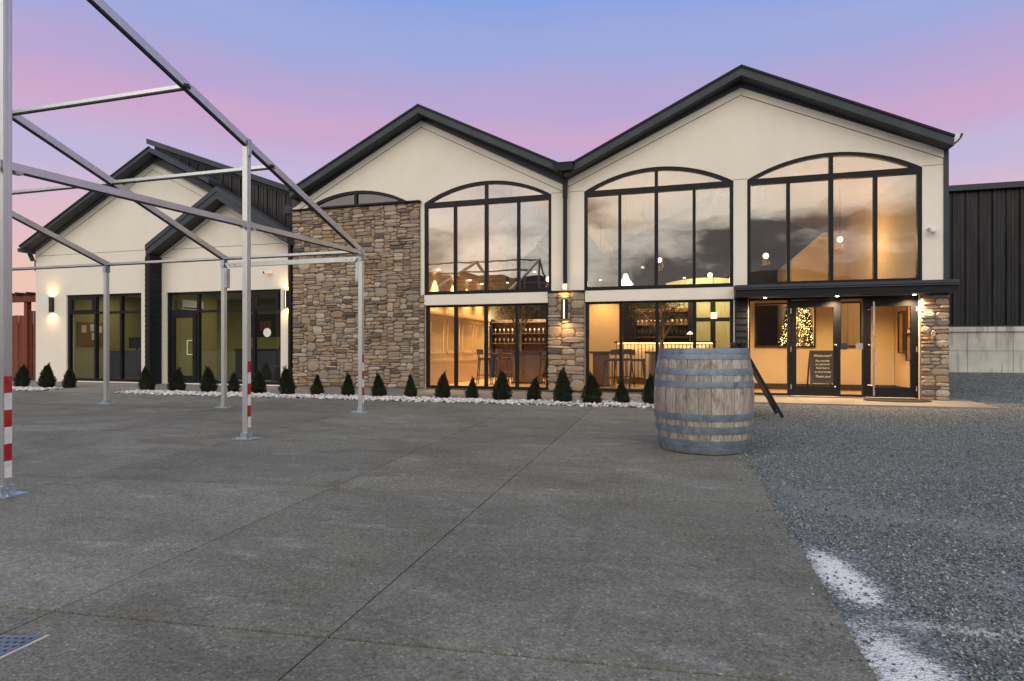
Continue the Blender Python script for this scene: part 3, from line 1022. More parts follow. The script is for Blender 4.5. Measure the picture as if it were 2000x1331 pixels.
# ------------------------------------------------------------------ main building
def build_main():
    b = thing('winery_building', 'two tall cream stucco gables with large arched windows and stone cladding', 'building', (-2.6, 0, 0))
    RX, RZ, RS = 1.37, 6.96, 0.449      # right gable wall line
    MX, MZ, MS = -6.48, 7.05, 0.52      # middle gable wall line
    W = [(-6.39, -2.99), (-2.18, 1.22), (1.51, 4.93)]
    Z0, SPR, RISE = 2.47, 4.87, 0.46
    # wall with its openings
    outer = [(-10.4, -0.35), (5.31, -0.35), (5.31, gable(RX, RZ, RS, 5.31) + 0.25), (RX, RZ + 0.25), (-2.62, gable(RX, RZ, RS, -2.62) + 0.18), (MX, MZ + 0.22), (-10.4, gable(MX, MZ, MS, -10.4) + 0.2)]
    holes = []
    for x0, x1 in W:
        a = arc((x0 + x1) / 2, (x1 - x0) / 2, SPR, RISE)
        holes.append([(x0, Z0), (x1, Z0)] + list(reversed(a)))
    holes.append([(-6.36, 0.02), (-3.06, 0.02), (-3.06, 2.19), (-6.36, 2.19)])
    holes.append([(-2.16, 0.02), (1.22, 0.02), (1.22, 2.19), (-2.16, 2.19)])
    holes.append([(1.54, 0.02), (4.87, 0.02), (4.87, 2.20), (1.54, 2.20)])
    a = arc(-8.43, 1.63, 4.92, 0.43)
    holes.append(list(reversed(a)))
    part('wall', MB().poly(outer, holes, 0.0, 0.26), 'stucco', b)
    # raised band under each rake, leaving a shadow line
    mb = rake(MB(), RX, RZ, RS, -2.57, 5.312, -0.014, 0.002, 0.0, 0.165)
    part('rake_band', mb, 'stucco', b)
    mb = rake(MB(), MX, MZ, MS, -10.4, -2.70, -0.014, 0.002, 0.0, 0.165)
    part('rake_band', mb, 'stucco', b)
    mb = rake(MB(), RX, RZ - 0.165, RS, -2.57, 5.312, -0.003, 0.002, 0.0, 0.016)
    rake(mb, MX, MZ - 0.165, MS, -10.4, -2.70, -0.003, 0.002, 0.0, 0.016)
    for xa, xb in ((-2.99, -2.70), (-2.57, -2.18), (1.22, 1.51), (4.93, 5.31)):
        mb.box(xa, xb, -0.003, 0.002, 4.885, 4.895)
    part('control_joint', mb, 'joint', b)
    # white bands over the ground-floor glazing
    for xa, xb in ((-6.38, -3.07), (-2.15, 1.23)):
        part('lintel_band', MB().box(xa, xb, -0.05, 0.1, 2.195, 2.462), 'stucco', b)
        part('sill_flashing', MB().box(xa - 0.02, xb + 0.02, -0.055, 0.1, 2.463, 2.474), 'frame_metal', b)
    # upper windows
    for x0, x1 in W:
        arched_window(b, x0, x1, Z0, SPR, RISE)
    arched_window(b, -10.06, -6.80, 4.92, 4.92, 0.43, False, 'glass_dark')
    # ground floor glazing
    for x0, x1 in ((-6.34, -3.06), (-2.14, 1.22)):
        fr = MB()
        xs = [x0 + (x1 - x0) * k / 4 for k in range(5)]
        fr.box(x0, x1, 0.02, 0.12, 0.02, 0.10)
        fr.box(x0, x1, 0.02, 0.12, 2.14, 2.195)
        for k, mx in enumerate(xs):
            w = 0.04
            lo, hi = (mx, mx + 0.07) if k == 0 else ((mx - 0.07, mx) if k == 4 else (mx - w, mx + w))
            fr.box(lo, hi, 0.014, 0.115, 0.10, 2.14)
        w_ = part('window', fr, 'frame_metal', b)
        for a_, c_ in zip(xs, xs[1:]):
            part('pane', MB().box(a_ + 0.03, c_ - 0.03, 0.06, 0.08, 0.09, 2.15), 'glass_low', w_)
    # roofs
    mb = MB()
    rake(mb, 1.35, 7.29, 0.482, -2.60, 5.36, -0.36, 10.5, 0.0, 0.20)
    rf = part('roof', mb, 'dark_metal', b)
    part('drip_edge', rake(MB(), 1.35, 7.315, 0.482, -2.60, 5.37, -0.385, -0.30, 0.0, 0.05), 'frame_metal', rf)
    mb = MB()
    rake(mb, -6.4, 7.31, 0.495, -10.25, -2.64, -0.36, 10.5, 0.0, 0.20)
    rf2 = part('roof', mb, 'dark_metal', b)
    part('drip_edge', rake(MB(), -6.4, 7.335, 0.495, -10.25, -2.64, -0.385, -0.30, 0.0, 0.05), 'frame_metal', rf2)
    # frieze boards on the wall under the soffit
    part('frieze_board', rake(MB(), RX, RZ, RS, -2.57, 5.33, -0.05, -0.002, 0.20, 0.0), 'dark_metal', b)
    part('frieze_board', rake(MB(), MX, MZ, MS, -10.4, -2.70, -0.05, -0.002, 0.20, 0.0), 'dark_metal', b)
    # valley gutter box and downpipe
    g = part('gutter', MB().box(-2.83, -2.38, -0.48, -0.37, 5.29, 5.47).box(-2.86, -2.35, -0.49, -0.36, 5.455, 5.485), 'frame_metal', b)
    part('downpipe', MB().box(-2.685, -2.575, -0.13, -0.05, 4.72, 5.35).box(-2.675, -2.585, -0.125, -0.055, 2.62, 4.72).beam((-2.63, -0.4, 5.33), (-2.63, -0.10, 5.22), 0.10, 0.09), 'frame_metal', b)
    part('pipe_shoe', MB().box(-2.685, -2.575, -0.135, -0.045, 2.47, 2.64), 'white_paint', b, label='white end piece of the dark downpipe')
    # eaves gutter on the right end
    mb = MB()
    prof = [(5.33, 5.16), (5.45, 5.24), (5.52, 5.33), (5.545, 5.40), (5.53, 5.42), (5.51, 5.41), (5.50, 5.34), (5.43, 5.26), (5.345, 5.19), (5.33, 5.40), (5.32, 5.40)]
    mb.poly(prof, [], -0.30, 10.0)
    part('gutter', mb, 'dark_metal', b)
    part('gutter_end', MB().poly([(5.345, 5.20), (5.43, 5.27), (5.495, 5.34), (5.505, 5.405), (5.345, 5.405)], [], -0.27, -0.262), 'white_paint', b)
    part('corner_trim', MB().box(5.312, 5.40, -0.02, 10.4, -0.3, 5.2), 'dark_metal', b)
    # stone cladding
    stone_area(b, 'stone_wall', -10.36, -6.50, 0.03, 4.90, -0.002, -0.05, 21)
    part('stone_cap', MB().box(-10.38, -6.47, -0.14, -0.003, 4.902, 4.935), 'frame_metal', b)
    stone_area(b, 'stone_reveal', -6.498, -6.37, 0.03, 2.46, -0.002, -0.05, 22, 0.065, 0.065, 0.0)
    stone_area(b, 'stone_pillar', -3.055, -2.165, 0.03, 2.44, 0.1, -0.06, 23, 0.115, 0.068, 0.05)
    part('stone_cap', MB().box(-3.07, -2.15, -0.15, -0.003, 2.45, 2.472), 'frame_metal', b)
    stone_area(b, 'stone_pillar', 4.885, 5.37, 0.0, 2.185, 0.45, -0.10, 24, 0.085, 0.072, 0.0, ledge=True)
    finish_stones()
    # entrance: clad column and canopy beam
    col = part('clad_column', MB().box(1.25, 1.52, -0.03, 0.1, 0.02, 2.20), 'black', b)
    for k in range(15):
        z = 0.03 + k * 0.1445
        part('siding_board', MB().add([(1.245, -0.052, z), (1.525, -0.052, z), (1.525, -0.036, z + 0.141), (1.245, -0.036, z + 0.141), (1.245, 0.0, z), (1.525, 0.0, z), (1.525, 0.0, z + 0.141), (1.245, 0.0, z + 0.141)],
             [(0, 1, 2, 3), (0, 4, 5, 1), (1, 5, 6, 2), (2, 6, 7, 3), (3, 7, 4, 0), (4, 7, 6, 5)]), 'siding', col)
    can = part('canopy', MB().box(1.235, 5.44, -0.34, -0.003, 2.215, 2.40), 'siding', b)
    part('fascia_board', MB().box(1.22, 5.455, -0.362, -0.003, 2.40, 2.465), 'dark_metal', can)
    part('trim_strip', MB().box(1.22, 5.455, -0.372, -0.34, 2.36, 2.385), 'dark_metal', can)
    part('soffit', MB().box(1.24, 5.43, -0.335, 0.02, 2.205, 2.216), 'black', can)
    # glazed entrance screen
    fr = MB()
    Y0, Y1 = 0.03, 0.15
    fr.box(1.54, 4.87, Y0, Y1, 2.14, 2.20)
    for lo, hi in ((1.54, 1.575), (2.355, 2.425), (3.37, 3.405), (3.84, 3.885), (4.835, 4.87)):
        fr.box(lo, hi, Y0, Y1, 0.02, 2.14)
    fr.box(1.575, 2.355, Y0, Y1, 0.02, 0.07)
    fr.box(3.405, 3.84, Y0, Y1, 0.02, 0.07)
    en = part('entrance_screen', fr, 'frame_metal', b)
    for lo, hi in ((1.575, 2.355), (3.405, 3.84)):
        part('pane', MB().box(lo, hi, 0.08, 0.10, 0.07, 2.14), 'glass_low', en)
    part('lock_box', MB().box(3.41, 3.535, 0.04, 0.078, 1.045, 1.18), 'black', en)
    part('lock_box', MB().box(3.71, 3.84, 0.04, 0.078, 1.05, 1.18), 'grey_plastic', en)
    for n_, (lo, hi, hinge) in enumerate(((2.43, 3.368, 'l'), (3.888, 4.832, 'r'))):
        d = part('door', MB().box(lo, lo + 0.1, 0.035, 0.085, 0.03, 2.135).box(hi - 0.1, hi, 0.035, 0.085, 0.03, 2.135)
                 .box(lo + 0.1, hi - 0.1, 0.036, 0.084, 0.03, 0.24).box(lo + 0.1, hi - 0.1, 0.036, 0.084, 1.97, 2.135), 'frame_metal', b)
        part('pane', MB().box(lo + 0.095, hi - 0.095, 0.052, 0.066, 0.235, 1.975), 'glass_low', d)
        hx = lo - 0.012 if hinge == 'l' else hi + 0.004
        for hz in (0.22, 1.05, 1.9):
            part('hinge', MB().tube((hx, 0.028, hz - 0.055), (hx, 0.028, hz + 0.055), 0.013, n=8), 'steel', d)
        if n_ == 0:
            part('knob', MB().ball((hi - 0.06, 0.015, 1.14), 0.024, 10, 6), 'steel', d, True)
            part('knob', MB().ball((hi - 0.075, 0.02, 0.235), 0.019, 10, 6), 'steel', d, True)
        else:
            part('knob', MB().ball((lo + 0.06, 0.015, 1.14), 0.024, 10, 6), 'steel', d, True)
            px = lo + 0.135
            part('pull_handle', MB().tube((px, -0.045, 0.06), (px, -0.045, 2.07), 0.02, n=10).tube((px - 0.1, 0.035, 0.28), (px, -0.045, 0.28), 0.012, n=8)
                 .tube((px - 0.1, 0.035, 1.90), (px, -0.045, 1.90), 0.012, n=8), 'steel', d, True)
    # inside shell ----------------------------------------------------
    part('floor', MB().box(-6.6, 5.2, 0.27, 9.4, -0.1, 0.012), 'floor_wood', b)
    part('threshold', MB().box(-6.36, 4.87, 0.0, 0.27, -0.1, 0.018), 'path', b)
    mb = MB()
    mb.box(-6.62, -6.5, 0.262, 9.4, -0.05, 7.0)
    part('side_wall', mb, 'plaster', b)
    part('side_wall', MB().box(5.15, 5.28, 0.262, 9.4, -0.05, 5.19), 'plaster', b)
    part('back_wall', MB().box(-6.62, 5.28, 9.4, 9.55, -0.05, 7.2), 'charcoal', b)
    ce = MB()
    def plane(x0, x1, za, zb):
        ce.add([(x0, 0.27, za), (x1, 0.27, zb), (x1, 9.42, zb), (x0, 9.42, za), (x0, 0.27, za + 0.04), (x1, 0.27, zb + 0.04), (x1, 9.42, zb + 0.04), (x0, 9.42, za + 0.04)],
               [(0, 1, 2, 3), (4, 7, 6, 5), (0, 4, 5, 1), (1, 5, 6, 2), (2, 6, 7, 3), (3, 7, 4, 0)])
    plane(-6.6, -2.66, 7.0, 5.12)
    plane(-2.60, 1.35, 5.05, 6.98)
    plane(1.352, 5.2, 6.98, 5.12)
    part('ceiling', ce, 'ceiling', b)
    # valley beam and rafters inside
    part('ceiling_beam', MB().box(-2.78, -2.48, 0.3, 9.39, 4.78, 5.04), 'plaster', b)
    part('ridge_beam', MB().box(1.27, 1.43, 0.3, 9.39, 6.60, 6.93), 'plaster', b)
    # dark loft behind the small arched window
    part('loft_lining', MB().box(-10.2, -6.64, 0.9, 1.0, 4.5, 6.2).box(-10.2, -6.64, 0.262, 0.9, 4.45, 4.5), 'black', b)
    # wall panelling on the left wall inside
    mb = MB()
    for k in range(7):
        y = 0.6 + k * 1.25
        for z0_, z1_ in ((0.9, 1.9), ):
            mb.box(-6.5, -6.475, y, y + 1.0, z0_, z0_ + 0.05).box(-6.5, -6.475, y, y + 1.0, z1_ - 0.05, z1_)
            mb.box(-6.5, -6.476, y, y + 0.05, z0_, z1_).box(-6.5, -6.476, y + 0.95, y + 1.0, z0_, z1_)
    mb.box(-6.5, -6.46, 0.3, 9.3, 0.68, 0.76).box(-6.5, -6.455, 0.3, 9.3, 2.02, 2.10)
    part('wall_panelling', mb, 'plaster', b)
    # partition walls of the lobby behind the doors
    part('partition', MB().poly([(1.40, 0.012), (5.14, 0.012), (5.14, 2.42), (1.40, 2.42)],
         [[(1.98, 1.14), (3.34, 1.14), (3.34, 2.2), (1.98, 2.2)], [(3.96, 1.14), (4.38, 1.14), (4.38, 2.2), (3.96, 2.2)]], 2.3, 2.4), 'plaster', b)
    part('partition', MB().box(1.40, 1.50, 0.27, 2.3, 0.012, 1.0).box(1.40, 1.50, 0.27, 0.6, 1.0, 2.42), 'plaster', b)
    part('skirting', MB().box(1.51, 5.14, 2.27, 2.298, 0.013, 0.16).box(5.12, 5.148, 0.28, 2.26, 0.013, 0.16), 'dark_wood', b)
    mb = MB()
    for xa, xb in ((1.98, 3.34), (3.96, 4.38)):
        mb.box(xa - 0.04, xb + 0.04, 2.27, 2.298, 1.09, 1.14).box(xa - 0.04, xb + 0.04, 2.27, 2.298, 2.2, 2.24)
        mb.box(xa - 0.04, xa, 2.272, 2.298, 1.14, 2.2).box(xb, xb + 0.04, 2.272, 2.298, 1.14, 2.2)
    part('opening_trim', mb, 'dark_wood', b)
    part('lobby_ceiling', MB().box(1.40, 5.14, 0.27, 2.42, 2.421, 2.47), 'plaster', b)
    part('partition', MB().box(-3.5, -1.75, 5.1, 5.25, 0.012, 2.75), 'plaster', b)
    # orange-lit tall wall deeper in the right bay
    part('stair_wall', MB().poly([(3.55, 0.012), (5.14, 0.012), (5.14, 4.75), (4.45, 4.75), (3.55, 3.95)], [], 6.4, 6.52), 'plaster', b)
    part('stair_wall', MB().box(3.55, 3.67, 6.53, 9.3, 0.012, 3.95), 'plaster', b)
    return b
main = build_main()

# ------------------------------------------------------------------ office building on the left
def build_office():
    b = thing('office_building', 'low cream stucco building with a steep dark gable and smaller gabled porch', 'building', (-15.35, 0, 0))
    AX, AZ, AS = -15.35, 6.68, 0.517
    PX, PZ, PS = -12.70, 5.29, 0.56
    outer = [(-20.17, -0.35), (-10.46, -0.35), (-10.46, 4.1), (-13.0, 5.7), (AX, AZ + 0.2), (-20.17, gable(AX, AZ, AS, -20.17) + 0.2)]
    holes = [[(-18.84, 0.03), (-15.80, 0.03), (-15.80, 2.77), (-18.84, 2.77)], [(-14.84, 0.03), (-10.80, 0.03), (-10.80, 2.75), (-14.84, 2.75)]]
    part('wall', MB().poly(outer, holes, 0.0, 0.24), 'stucco', b)
    part('rake_band', rake(MB(), AX, AZ, AS, -20.172, -13.2, -0.014, 0.002, 0.0, 0.17), 'stucco', b)
    part('rake_band', rake(MB(), PX, PZ, PS, -15.0, -10.46, -0.0145, 0.002, 0.03, 0.15), 'stucco', b)
    mb = rake(MB(), AX, AZ - 0.17, AS, -20.172, -13.0, -0.003, 0.002, 0.0, 0.016)
    rake(mb, PX, PZ - 0.15, PS, -15.0, -10.46, -0.0035, 0.002, 0.0, 0.016)
    mb.box(-20.17, -15.2, -0.003, 0.002, 4.065, 4.078).box(-14.7, -10.46, -0.004, 0.002, 4.035, 4.048)
    part('control_joint', mb, 'joint', b)
    # main rake: two-step fascia with a soffit
    rf = part('roof', rake(MB(), -15.05, 7.02, 0.513, -20.26, -12.9, -0.42, 0.20, 0.0, 0.13), 'dark_metal', b)
    part('drip_edge', rake(MB(), -15.05, 7.045, 0.513, -20.28, -15.05, -0.44, -0.36, 0.0, 0.05), 'frame_metal', rf)
    part('fascia_board', rake(MB(), -15.30, 6.72, 0.513, -20.20, -12.95, -0.12, -0.016, 0.22, 0.0), 'dark_metal', rf)
    part('roof_slope', MB().add([(-20.26, 0.2, 4.34), (-15.8, 0.2, 6.9), (-15.8, 8, 6.9), (-20.26, 8, 4.34), (-20.26, 0.2, 4.2), (-15.8, 0.2, 6.76), (-15.8, 8, 6.76), (-20.26, 8, 4.2)],
         [(0, 1, 2, 3), (4, 7, 6, 5), (0, 4, 5, 1), (1, 5, 6, 2), (2, 6, 7, 3), (3, 7, 4, 0)]), 'dark_metal', rf)
    # gutter end at the left eave
    part('gutter', MB().poly([(-20.40, 4.28), (-20.38, 4.16), (-20.20, 4.14), (-20.18, 4.28)], [], -0.40, 7.5), 'dark_metal', b)
    part('downpipe', MB().beam((-20.30, -0.1, 4.16), (-20.22, -0.05, 3.92), 0.09, 0.09, (0, 1, 0)).box(-20.26, -20.18, 0.02, 0.10, 3.6, 3.95), 'dark_metal', b)
    # metal-clad wall behind with its own low-pitched verge
    def top(x): return 7.48 - 0.362 * (x + 15.75)
    back = MB().poly([(-15.75, 4.0), (-10.62, 4.0), (-10.62, top(-10.62) - 0.1), (-15.75, 7.38)], [], 0.50, 0.62)
    mw = part('metal_wall', back, 'black', b)
    w = 0.315
    for k in range(17):
        xa = -15.75 + k * w
        xb = min(xa + w - 0.012, -10.63)
        if xb - xa < 0.05:
            continue
        mb = MB().poly([(xa, 4.0), (xb, 4.0), (xb, top(xb) - 0.12), (xa, top(xa) - 0.12)], [], 0.478, 0.50)
        for f_ in (0.33, 0.66):
            x_ = xa + (xb - xa) * f_
            mb.poly([(x_ - 0.012, 4.0), (x_ + 0.012, 4.0), (x_ + 0.012, top(x_) - 0.125), (x_ - 0.012, top(x_) - 0.125)], [], 0.466, 0.478)
        mb.poly([(xa, 4.0), (xa + 0.03, 4.0), (xa + 0.03, top(xa) - 0.13), (xa, top(xa) - 0.125)], [], 0.452, 0.478)
        part('wall_panel', mb, 'shed_metal', mw)
    part('vent', MB().box(-13.52, -13.22, 0.43, 0.466, 5.86, 6.14), 'black', mw)
    part('vent', MB().box(-10.98, -10.72, 0.43, 0.466, 4.98, 5.24), 'black', mw)
    vf = part('verge', MB().poly([(-15.85, 7.42), (-10.60, top(-10.60) - 0.10), (-10.60, top(-10.60) + 0.06), (-15.85, 7.58)], [], 0.22, 8.0), 'dark_metal', b)
    part('verge_flashing', MB().poly([(-15.75, 7.30), (-10.60, top(-10.60) - 0.20), (-10.60, top(-10.60) - 0.11), (-15.75, 7.40)], [], 0.42, 0.476), 'dark_metal', vf)
    part('downpipe', MB().box(-10.66, -10.46, 0.20, 0.40, 5.15, 5.50).box(-10.60, -10.48, 0.26, 0.38, 4.5, 5.16).beam((-10.54, 0.30, 4.55), (-10.44, -0.05, 4.15), 0.11, 0.10).box(-10.475, -10.385, -0.11, -0.015, 0.02, 4.2), 'frame_metal', b)
    # porch gable: projecting dark hood on a clad fin
    GX, GZ, GS = -12.62, 5.68, 0.60
    hood = part('porch_roof', rake(MB(), GX, GZ, GS, -15.185, -10.28, -0.43, 0.0, 0.0, 0.15), 'dark_metal', b)
    part('fascia_board', rake(MB(), GX, GZ - 0.155, GS, -15.18, -10.29, -0.41, -0.004, 0.0, 0.19), 'dark_metal', hood)
    part('soffit', rake(MB(), GX, GZ - 0.346, GS, -15.0, -10.46, -0.40, -0.016, 0.0, 0.012), 'black', hood)
    fin = part('clad_fin', MB().box(-15.17, -15.025, -0.42, -0.002, 0.0, 3.82), 'black', b)
    for k in range(25):
        z = 0.01 + k * 0.152
        part('siding_board', MB().add([(-15.185, -0.435, z), (-15.005, -0.435, z), (-15.015, -0.425, z + 0.148), (-15.180, -0.425, z + 0.148),
                                       (-15.185, -0.003, z), (-15.005, -0.003, z), (-15.015, -0.003, z + 0.148), (-15.180, -0.003, z + 0.148)],
             [(0, 1, 2, 3), (0, 4, 5, 1), (1, 5, 6, 2), (2, 6, 7, 3), (3, 7, 4, 0), (4, 7, 6, 5)]), 'siding', fin)
    # left window
    def grid_window(x0, x1, z1, mull, tr, sashes):
        fr = MB()
        fr.box(x0, x1, 0.05, 0.15, 0.03, 0.11).box(x0, x1, 0.05, 0.15, z1 - 0.07, z1)
        fr.box(x0, x0 + 0.08, 0.048, 0.15, 0.11, z1 - 0.07).box(x1 - 0.07, x1, 0.048, 0.15, 0.11, z1 - 0.07)
        xs = [x0 + 0.08] + mull + [x1 - 0.07]
        for mx in mull:
            fr.box(mx - 0.04, mx + 0.04, 0.046, 0.148, 0.11, z1 - 0.07)
        for a_, c_ in zip(xs, xs[1:]):
            fr.box(a_, c_, 0.052, 0.146, tr - 0.035, tr + 0.035)
        for i in sashes:
            a_, c_ = xs[i] + (0.04 if i else 0), xs[i + 1] - 0.04
            fr.box(a_, c_, 0.04, 0.12, tr + 0.036, tr + 0.10).box(a_, c_, 0.04, 0.12, z1 - 0.15, z1 - 0.07)
            fr.box(a_, a_ + 0.09, 0.042, 0.12, tr + 0.1, z1 - 0.15).box(c_ - 0.09, c_, 0.042, 0.12, tr + 0.1, z1 - 0.15)
        w_ = part('window', fr, 'frame_metal', b)
        for a_, c_ in zip(xs, xs[1:]):
            part('pane', MB().box(a_, c_, 0.09, 0.11, tr, z1 - 0.08), 'glass_low', w_)
            part('pane', MB().box(a_, c_, 0.09, 0.11, 0.1, tr - 0.002), 'glass_low', w_)
        return w_
    grid_window(-18.84, -15.80, 2.77, [-17.70, -16.66], 2.19, [0])
    # right window with the door at its left
    w_ = grid_window(-14.84, -10.80, 2.75, [-13.72, -11.75], 2.17, [2])
    d = part('door', MB().box(-14.70, -14.56, 0.03, 0.088, 0.05, 2.12).box(-13.90, -13.77, 0.03, 0.088, 0.05, 2.12).box(-14.56, -13.90, 0.031, 0.087, 0.05, 0.25).box(-14.56, -13.90, 0.031, 0.087, 1.98, 2.12), 'frame_metal', b)
    hx = -13.93
    part('pull_handle', MB().tube((hx - 0.09, -0.04, 0.88), (hx - 0.09, -0.04, 1.30), 0.013, n=8).tube((hx - 0.09, -0.04, 0.88), (hx + 0.03, 0.03, 0.88), 0.012, n=8).tube((hx - 0.09, -0.04, 1.30), (hx + 0.03, 0.03, 1.30), 0.012, n=8), 'white_paint', d, True)
    # pale round sticker on the right-hand pane and a faded one on the door glass
    part('window_decal', MB().tube((-11.32, 0.084, 1.52), (-11.32, 0.0895, 1.52), 0.13, n=20), 'paper', w_, label='pale round sticker on the glass')
    # inside
    part('floor', MB().box(-20.0, -10.6, 0.24, 5.0, -0.08, 0.012), 'grey_plastic', b)
    part('interior_wall', MB().box(-20.1, -19.2, 0.25, 5.0, 0.0, 3.2).box(-19.2, -10.6, 4.6, 4.75, 0.0, 3.2).box(-10.7, -10.55, 0.25, 5.0, 0.0, 3.2).box(-15.55, -15.2, 0.25, 2.4, 0.013, 3.2), 'plaster_green', b)
    part('interior_ceiling', MB().box(-20.1, -10.5, 0.245, 5.0, 2.93, 3.0), 'white_paint', b)
    return b
office = build_office()

# ------------------------------------------------------------------ lights fixed to the fronts
sconce(-19.42, 2.47, -0.002, 'black wall lamp lit up and down on the far left stucco corner', 5.0)
sconce(-10.57, 2.45, -0.002, 'black wall lamp beside the dark downpipe and office windows', 5.0)
sconce(-2.63, 2.02, -0.14, 'black wall lamp on the stone pillar under the white pipe end', 5.0)

for k, (x, where) in enumerate(((1.86, 'over the left sidelight, nearest the dark clad column'), (3.29, 'between the two glass entrance doors'), (4.73, 'nearest the right stone pillar'))):
    s = thing('soffit_light', 'round lit downlight in the canopy ' + where, 'downlight', (x, -0.17, 2.2), 'downlights under the entrance canopy')
    part('trim_ring', MB().lathe([(0.042, 0.004), (0.055, 0.004), (0.055, -0.012), (0.042, -0.012), (0.042, 0.004)], 16, (x, -0.17, 2.2)), 'black', s, True)
    part('lens', MB().ball((x, -0.17, 2.196), 0.04, 12, 6, (1, 1, 0.55)), 'spot_glow', s, True)
    lamp('soffit_light_lamp', 'SPOT', (x, -0.17, 2.165), 270, (1.0, 0.64, 0.32), (0, 0, 0), 0.03, s, R(150), 0.9)

# ------------------------------------------------------------------ cameras and small fittings on the fronts
c = thing('bullet_camera', 'small white bullet camera on stucco above the office windows', 'security camera', (-11.15, 0, 3.2))
part('mount', MB().tube((-11.12, 0.0, 3.22), (-11.13, -0.06, 3.22), 0.045, n=12), 'white_paint', c, True)
part('housing', MB().tube((-11.12, -0.06, 3.23), (-11.19, -0.22, 3.20), 0.042, n=12), 'white_paint', c, True)
part('lens', MB().tube((-11.19, -0.22, 3.20), (-11.193, -0.228, 3.199), 0.032, n=12), 'black', c)
c = thing('dome_camera', 'small white dome camera on stucco right of the last arched window', 'security camera', (5.09, 0, 3.5))
part('arm', MB().tube((5.04, 0.0, 3.56), (5.06, -0.10, 3.56), 0.035, n=12), 'white_paint', c, True)
part('dome', MB().ball((5.08, -0.11, 3.50), 0.062, 14, 8).tube((5.08, -0.11, 3.52), (5.08, -0.11, 3.57), 0.062, 0.05, 14), 'white_paint', c, True)

# ------------------------------------------------------------------ metal shed on the right
def build_shed():
    s = thing('metal_shed', 'tall black ribbed metal building on a concrete base at the right edge', 'building', (12, 8, 0.3))
    Y, X0, X1 = 8.0, 5.6, 20.0
    part('base_wall', MB().box(X0, X1, Y - 0.12, Y + 0.25, 0.0, 1.72), 'cast', s)
    part('base_cap', MB().box(X0 - 0.02, X1, Y - 0.17, Y + 0.2, 1.60, 1.75), 'cast', s)
    jn = MB()
    for k in range(12):
        x = X0 + 0.9 + k * 1.22
        jn.box(x, x + 0.012, Y - 0.124, Y - 0.118, 0.0, 1.6)
    jn.box(X0, X1, Y - 0.1235, Y - 0.118, 0.98, 0.992)
    part('form_joint', jn, 'joint', s)
    part('backing', MB().box(X0, X1, Y - 0.02, Y + 6, 1.75, 6.2), 'black', s)
    w = 0.365
    pm = None
    n = int((X1 - X0) / w)
    for k in range(n):
        x = X0 + k * w
        mb = MB().box(x + 0.006, x + w - 0.006, Y - 0.045, Y - 0.021, 1.78, 6.12)
        mb.add([(x + 0.02, Y - 0.045, 1.78), (x + 0.04, Y - 0.085, 1.78), (x + 0.075, Y - 0.085, 1.78), (x + 0.095, Y - 0.045, 1.78),
                (x + 0.02, Y - 0.045, 6.12), (x + 0.04, Y - 0.085, 6.12), (x + 0.075, Y - 0.085, 6.12), (x + 0.095, Y - 0.045, 6.12)],
               [(0, 1, 5, 4), (1, 2, 6, 5), (2, 3, 7, 6), (0, 3, 2, 1), (4, 5, 6, 7)])
        mb.box(x + 0.17, x + 0.20, Y - 0.055, Y - 0.045, 1.78, 6.12).box(x + 0.26, x + 0.29, Y - 0.055, Y - 0.045, 1.78, 6.12)
        part('wall_panel', mb, 'shed_metal', s)
    part('eave_trim', MB().box(X0, X1, Y - 0.22, Y + 0.1, 6.12, 6.30), 'dark_metal', s)
    part('base_flashing', MB().box(X0, X1, Y - 0.11, Y + 0.0, 1.752, 1.79), 'dark_metal', s)
build_shed()

# ------------------------------------------------------------------ red fence on the far left
def build_fence():
    f = thing('wood_fence', 'red brown board fence with a beam across at the far left corner', 'fence', (-21.4, 0.35, 0))
    x = -25.2
    k = 0
    while x < -20.25:
        h = 2.02 + (0.16 * math.sin((x + 22.6) * 1.5) if x < -20.95 else 0.30)
        part('board', MB().box(x, x + 0.145, 0.30 + (0.022 if k % 2 else 0), 0.33 + (0.022 if k % 2 else 0), 0.05, h), 'redwood', f)
        x += 0.165
        k += 1
    for px in (-20.98, -23.2, -25.2):
        part('post', MB().box(px - 0.07, px + 0.07, 0.24, 0.38, 0.0, 2.72), 'redwood', f)
    part('rail', MB().box(-25.2, -20.2, 0.36, 0.40, 0.4, 0.5).box(-25.2, -20.2, 0.36, 0.40, 1.6, 1.7), 'redwood', f)
    part('beam', MB().box(-25.4, -20.2, 0.20, 0.36, 2.62, 2.82), 'redwood', f)
    part('beam', MB().box(-25.4, -20.2, 0.9, 1.0, 2.78, 2.88), 'dark_wood', f)
    for px in np.arange(-25.2, -20.3, 0.5):
        part('joist', MB().box(px, px + 0.06, 0.05, 1.4, 2.83, 2.93), 'dark_wood', f)
build_fence()

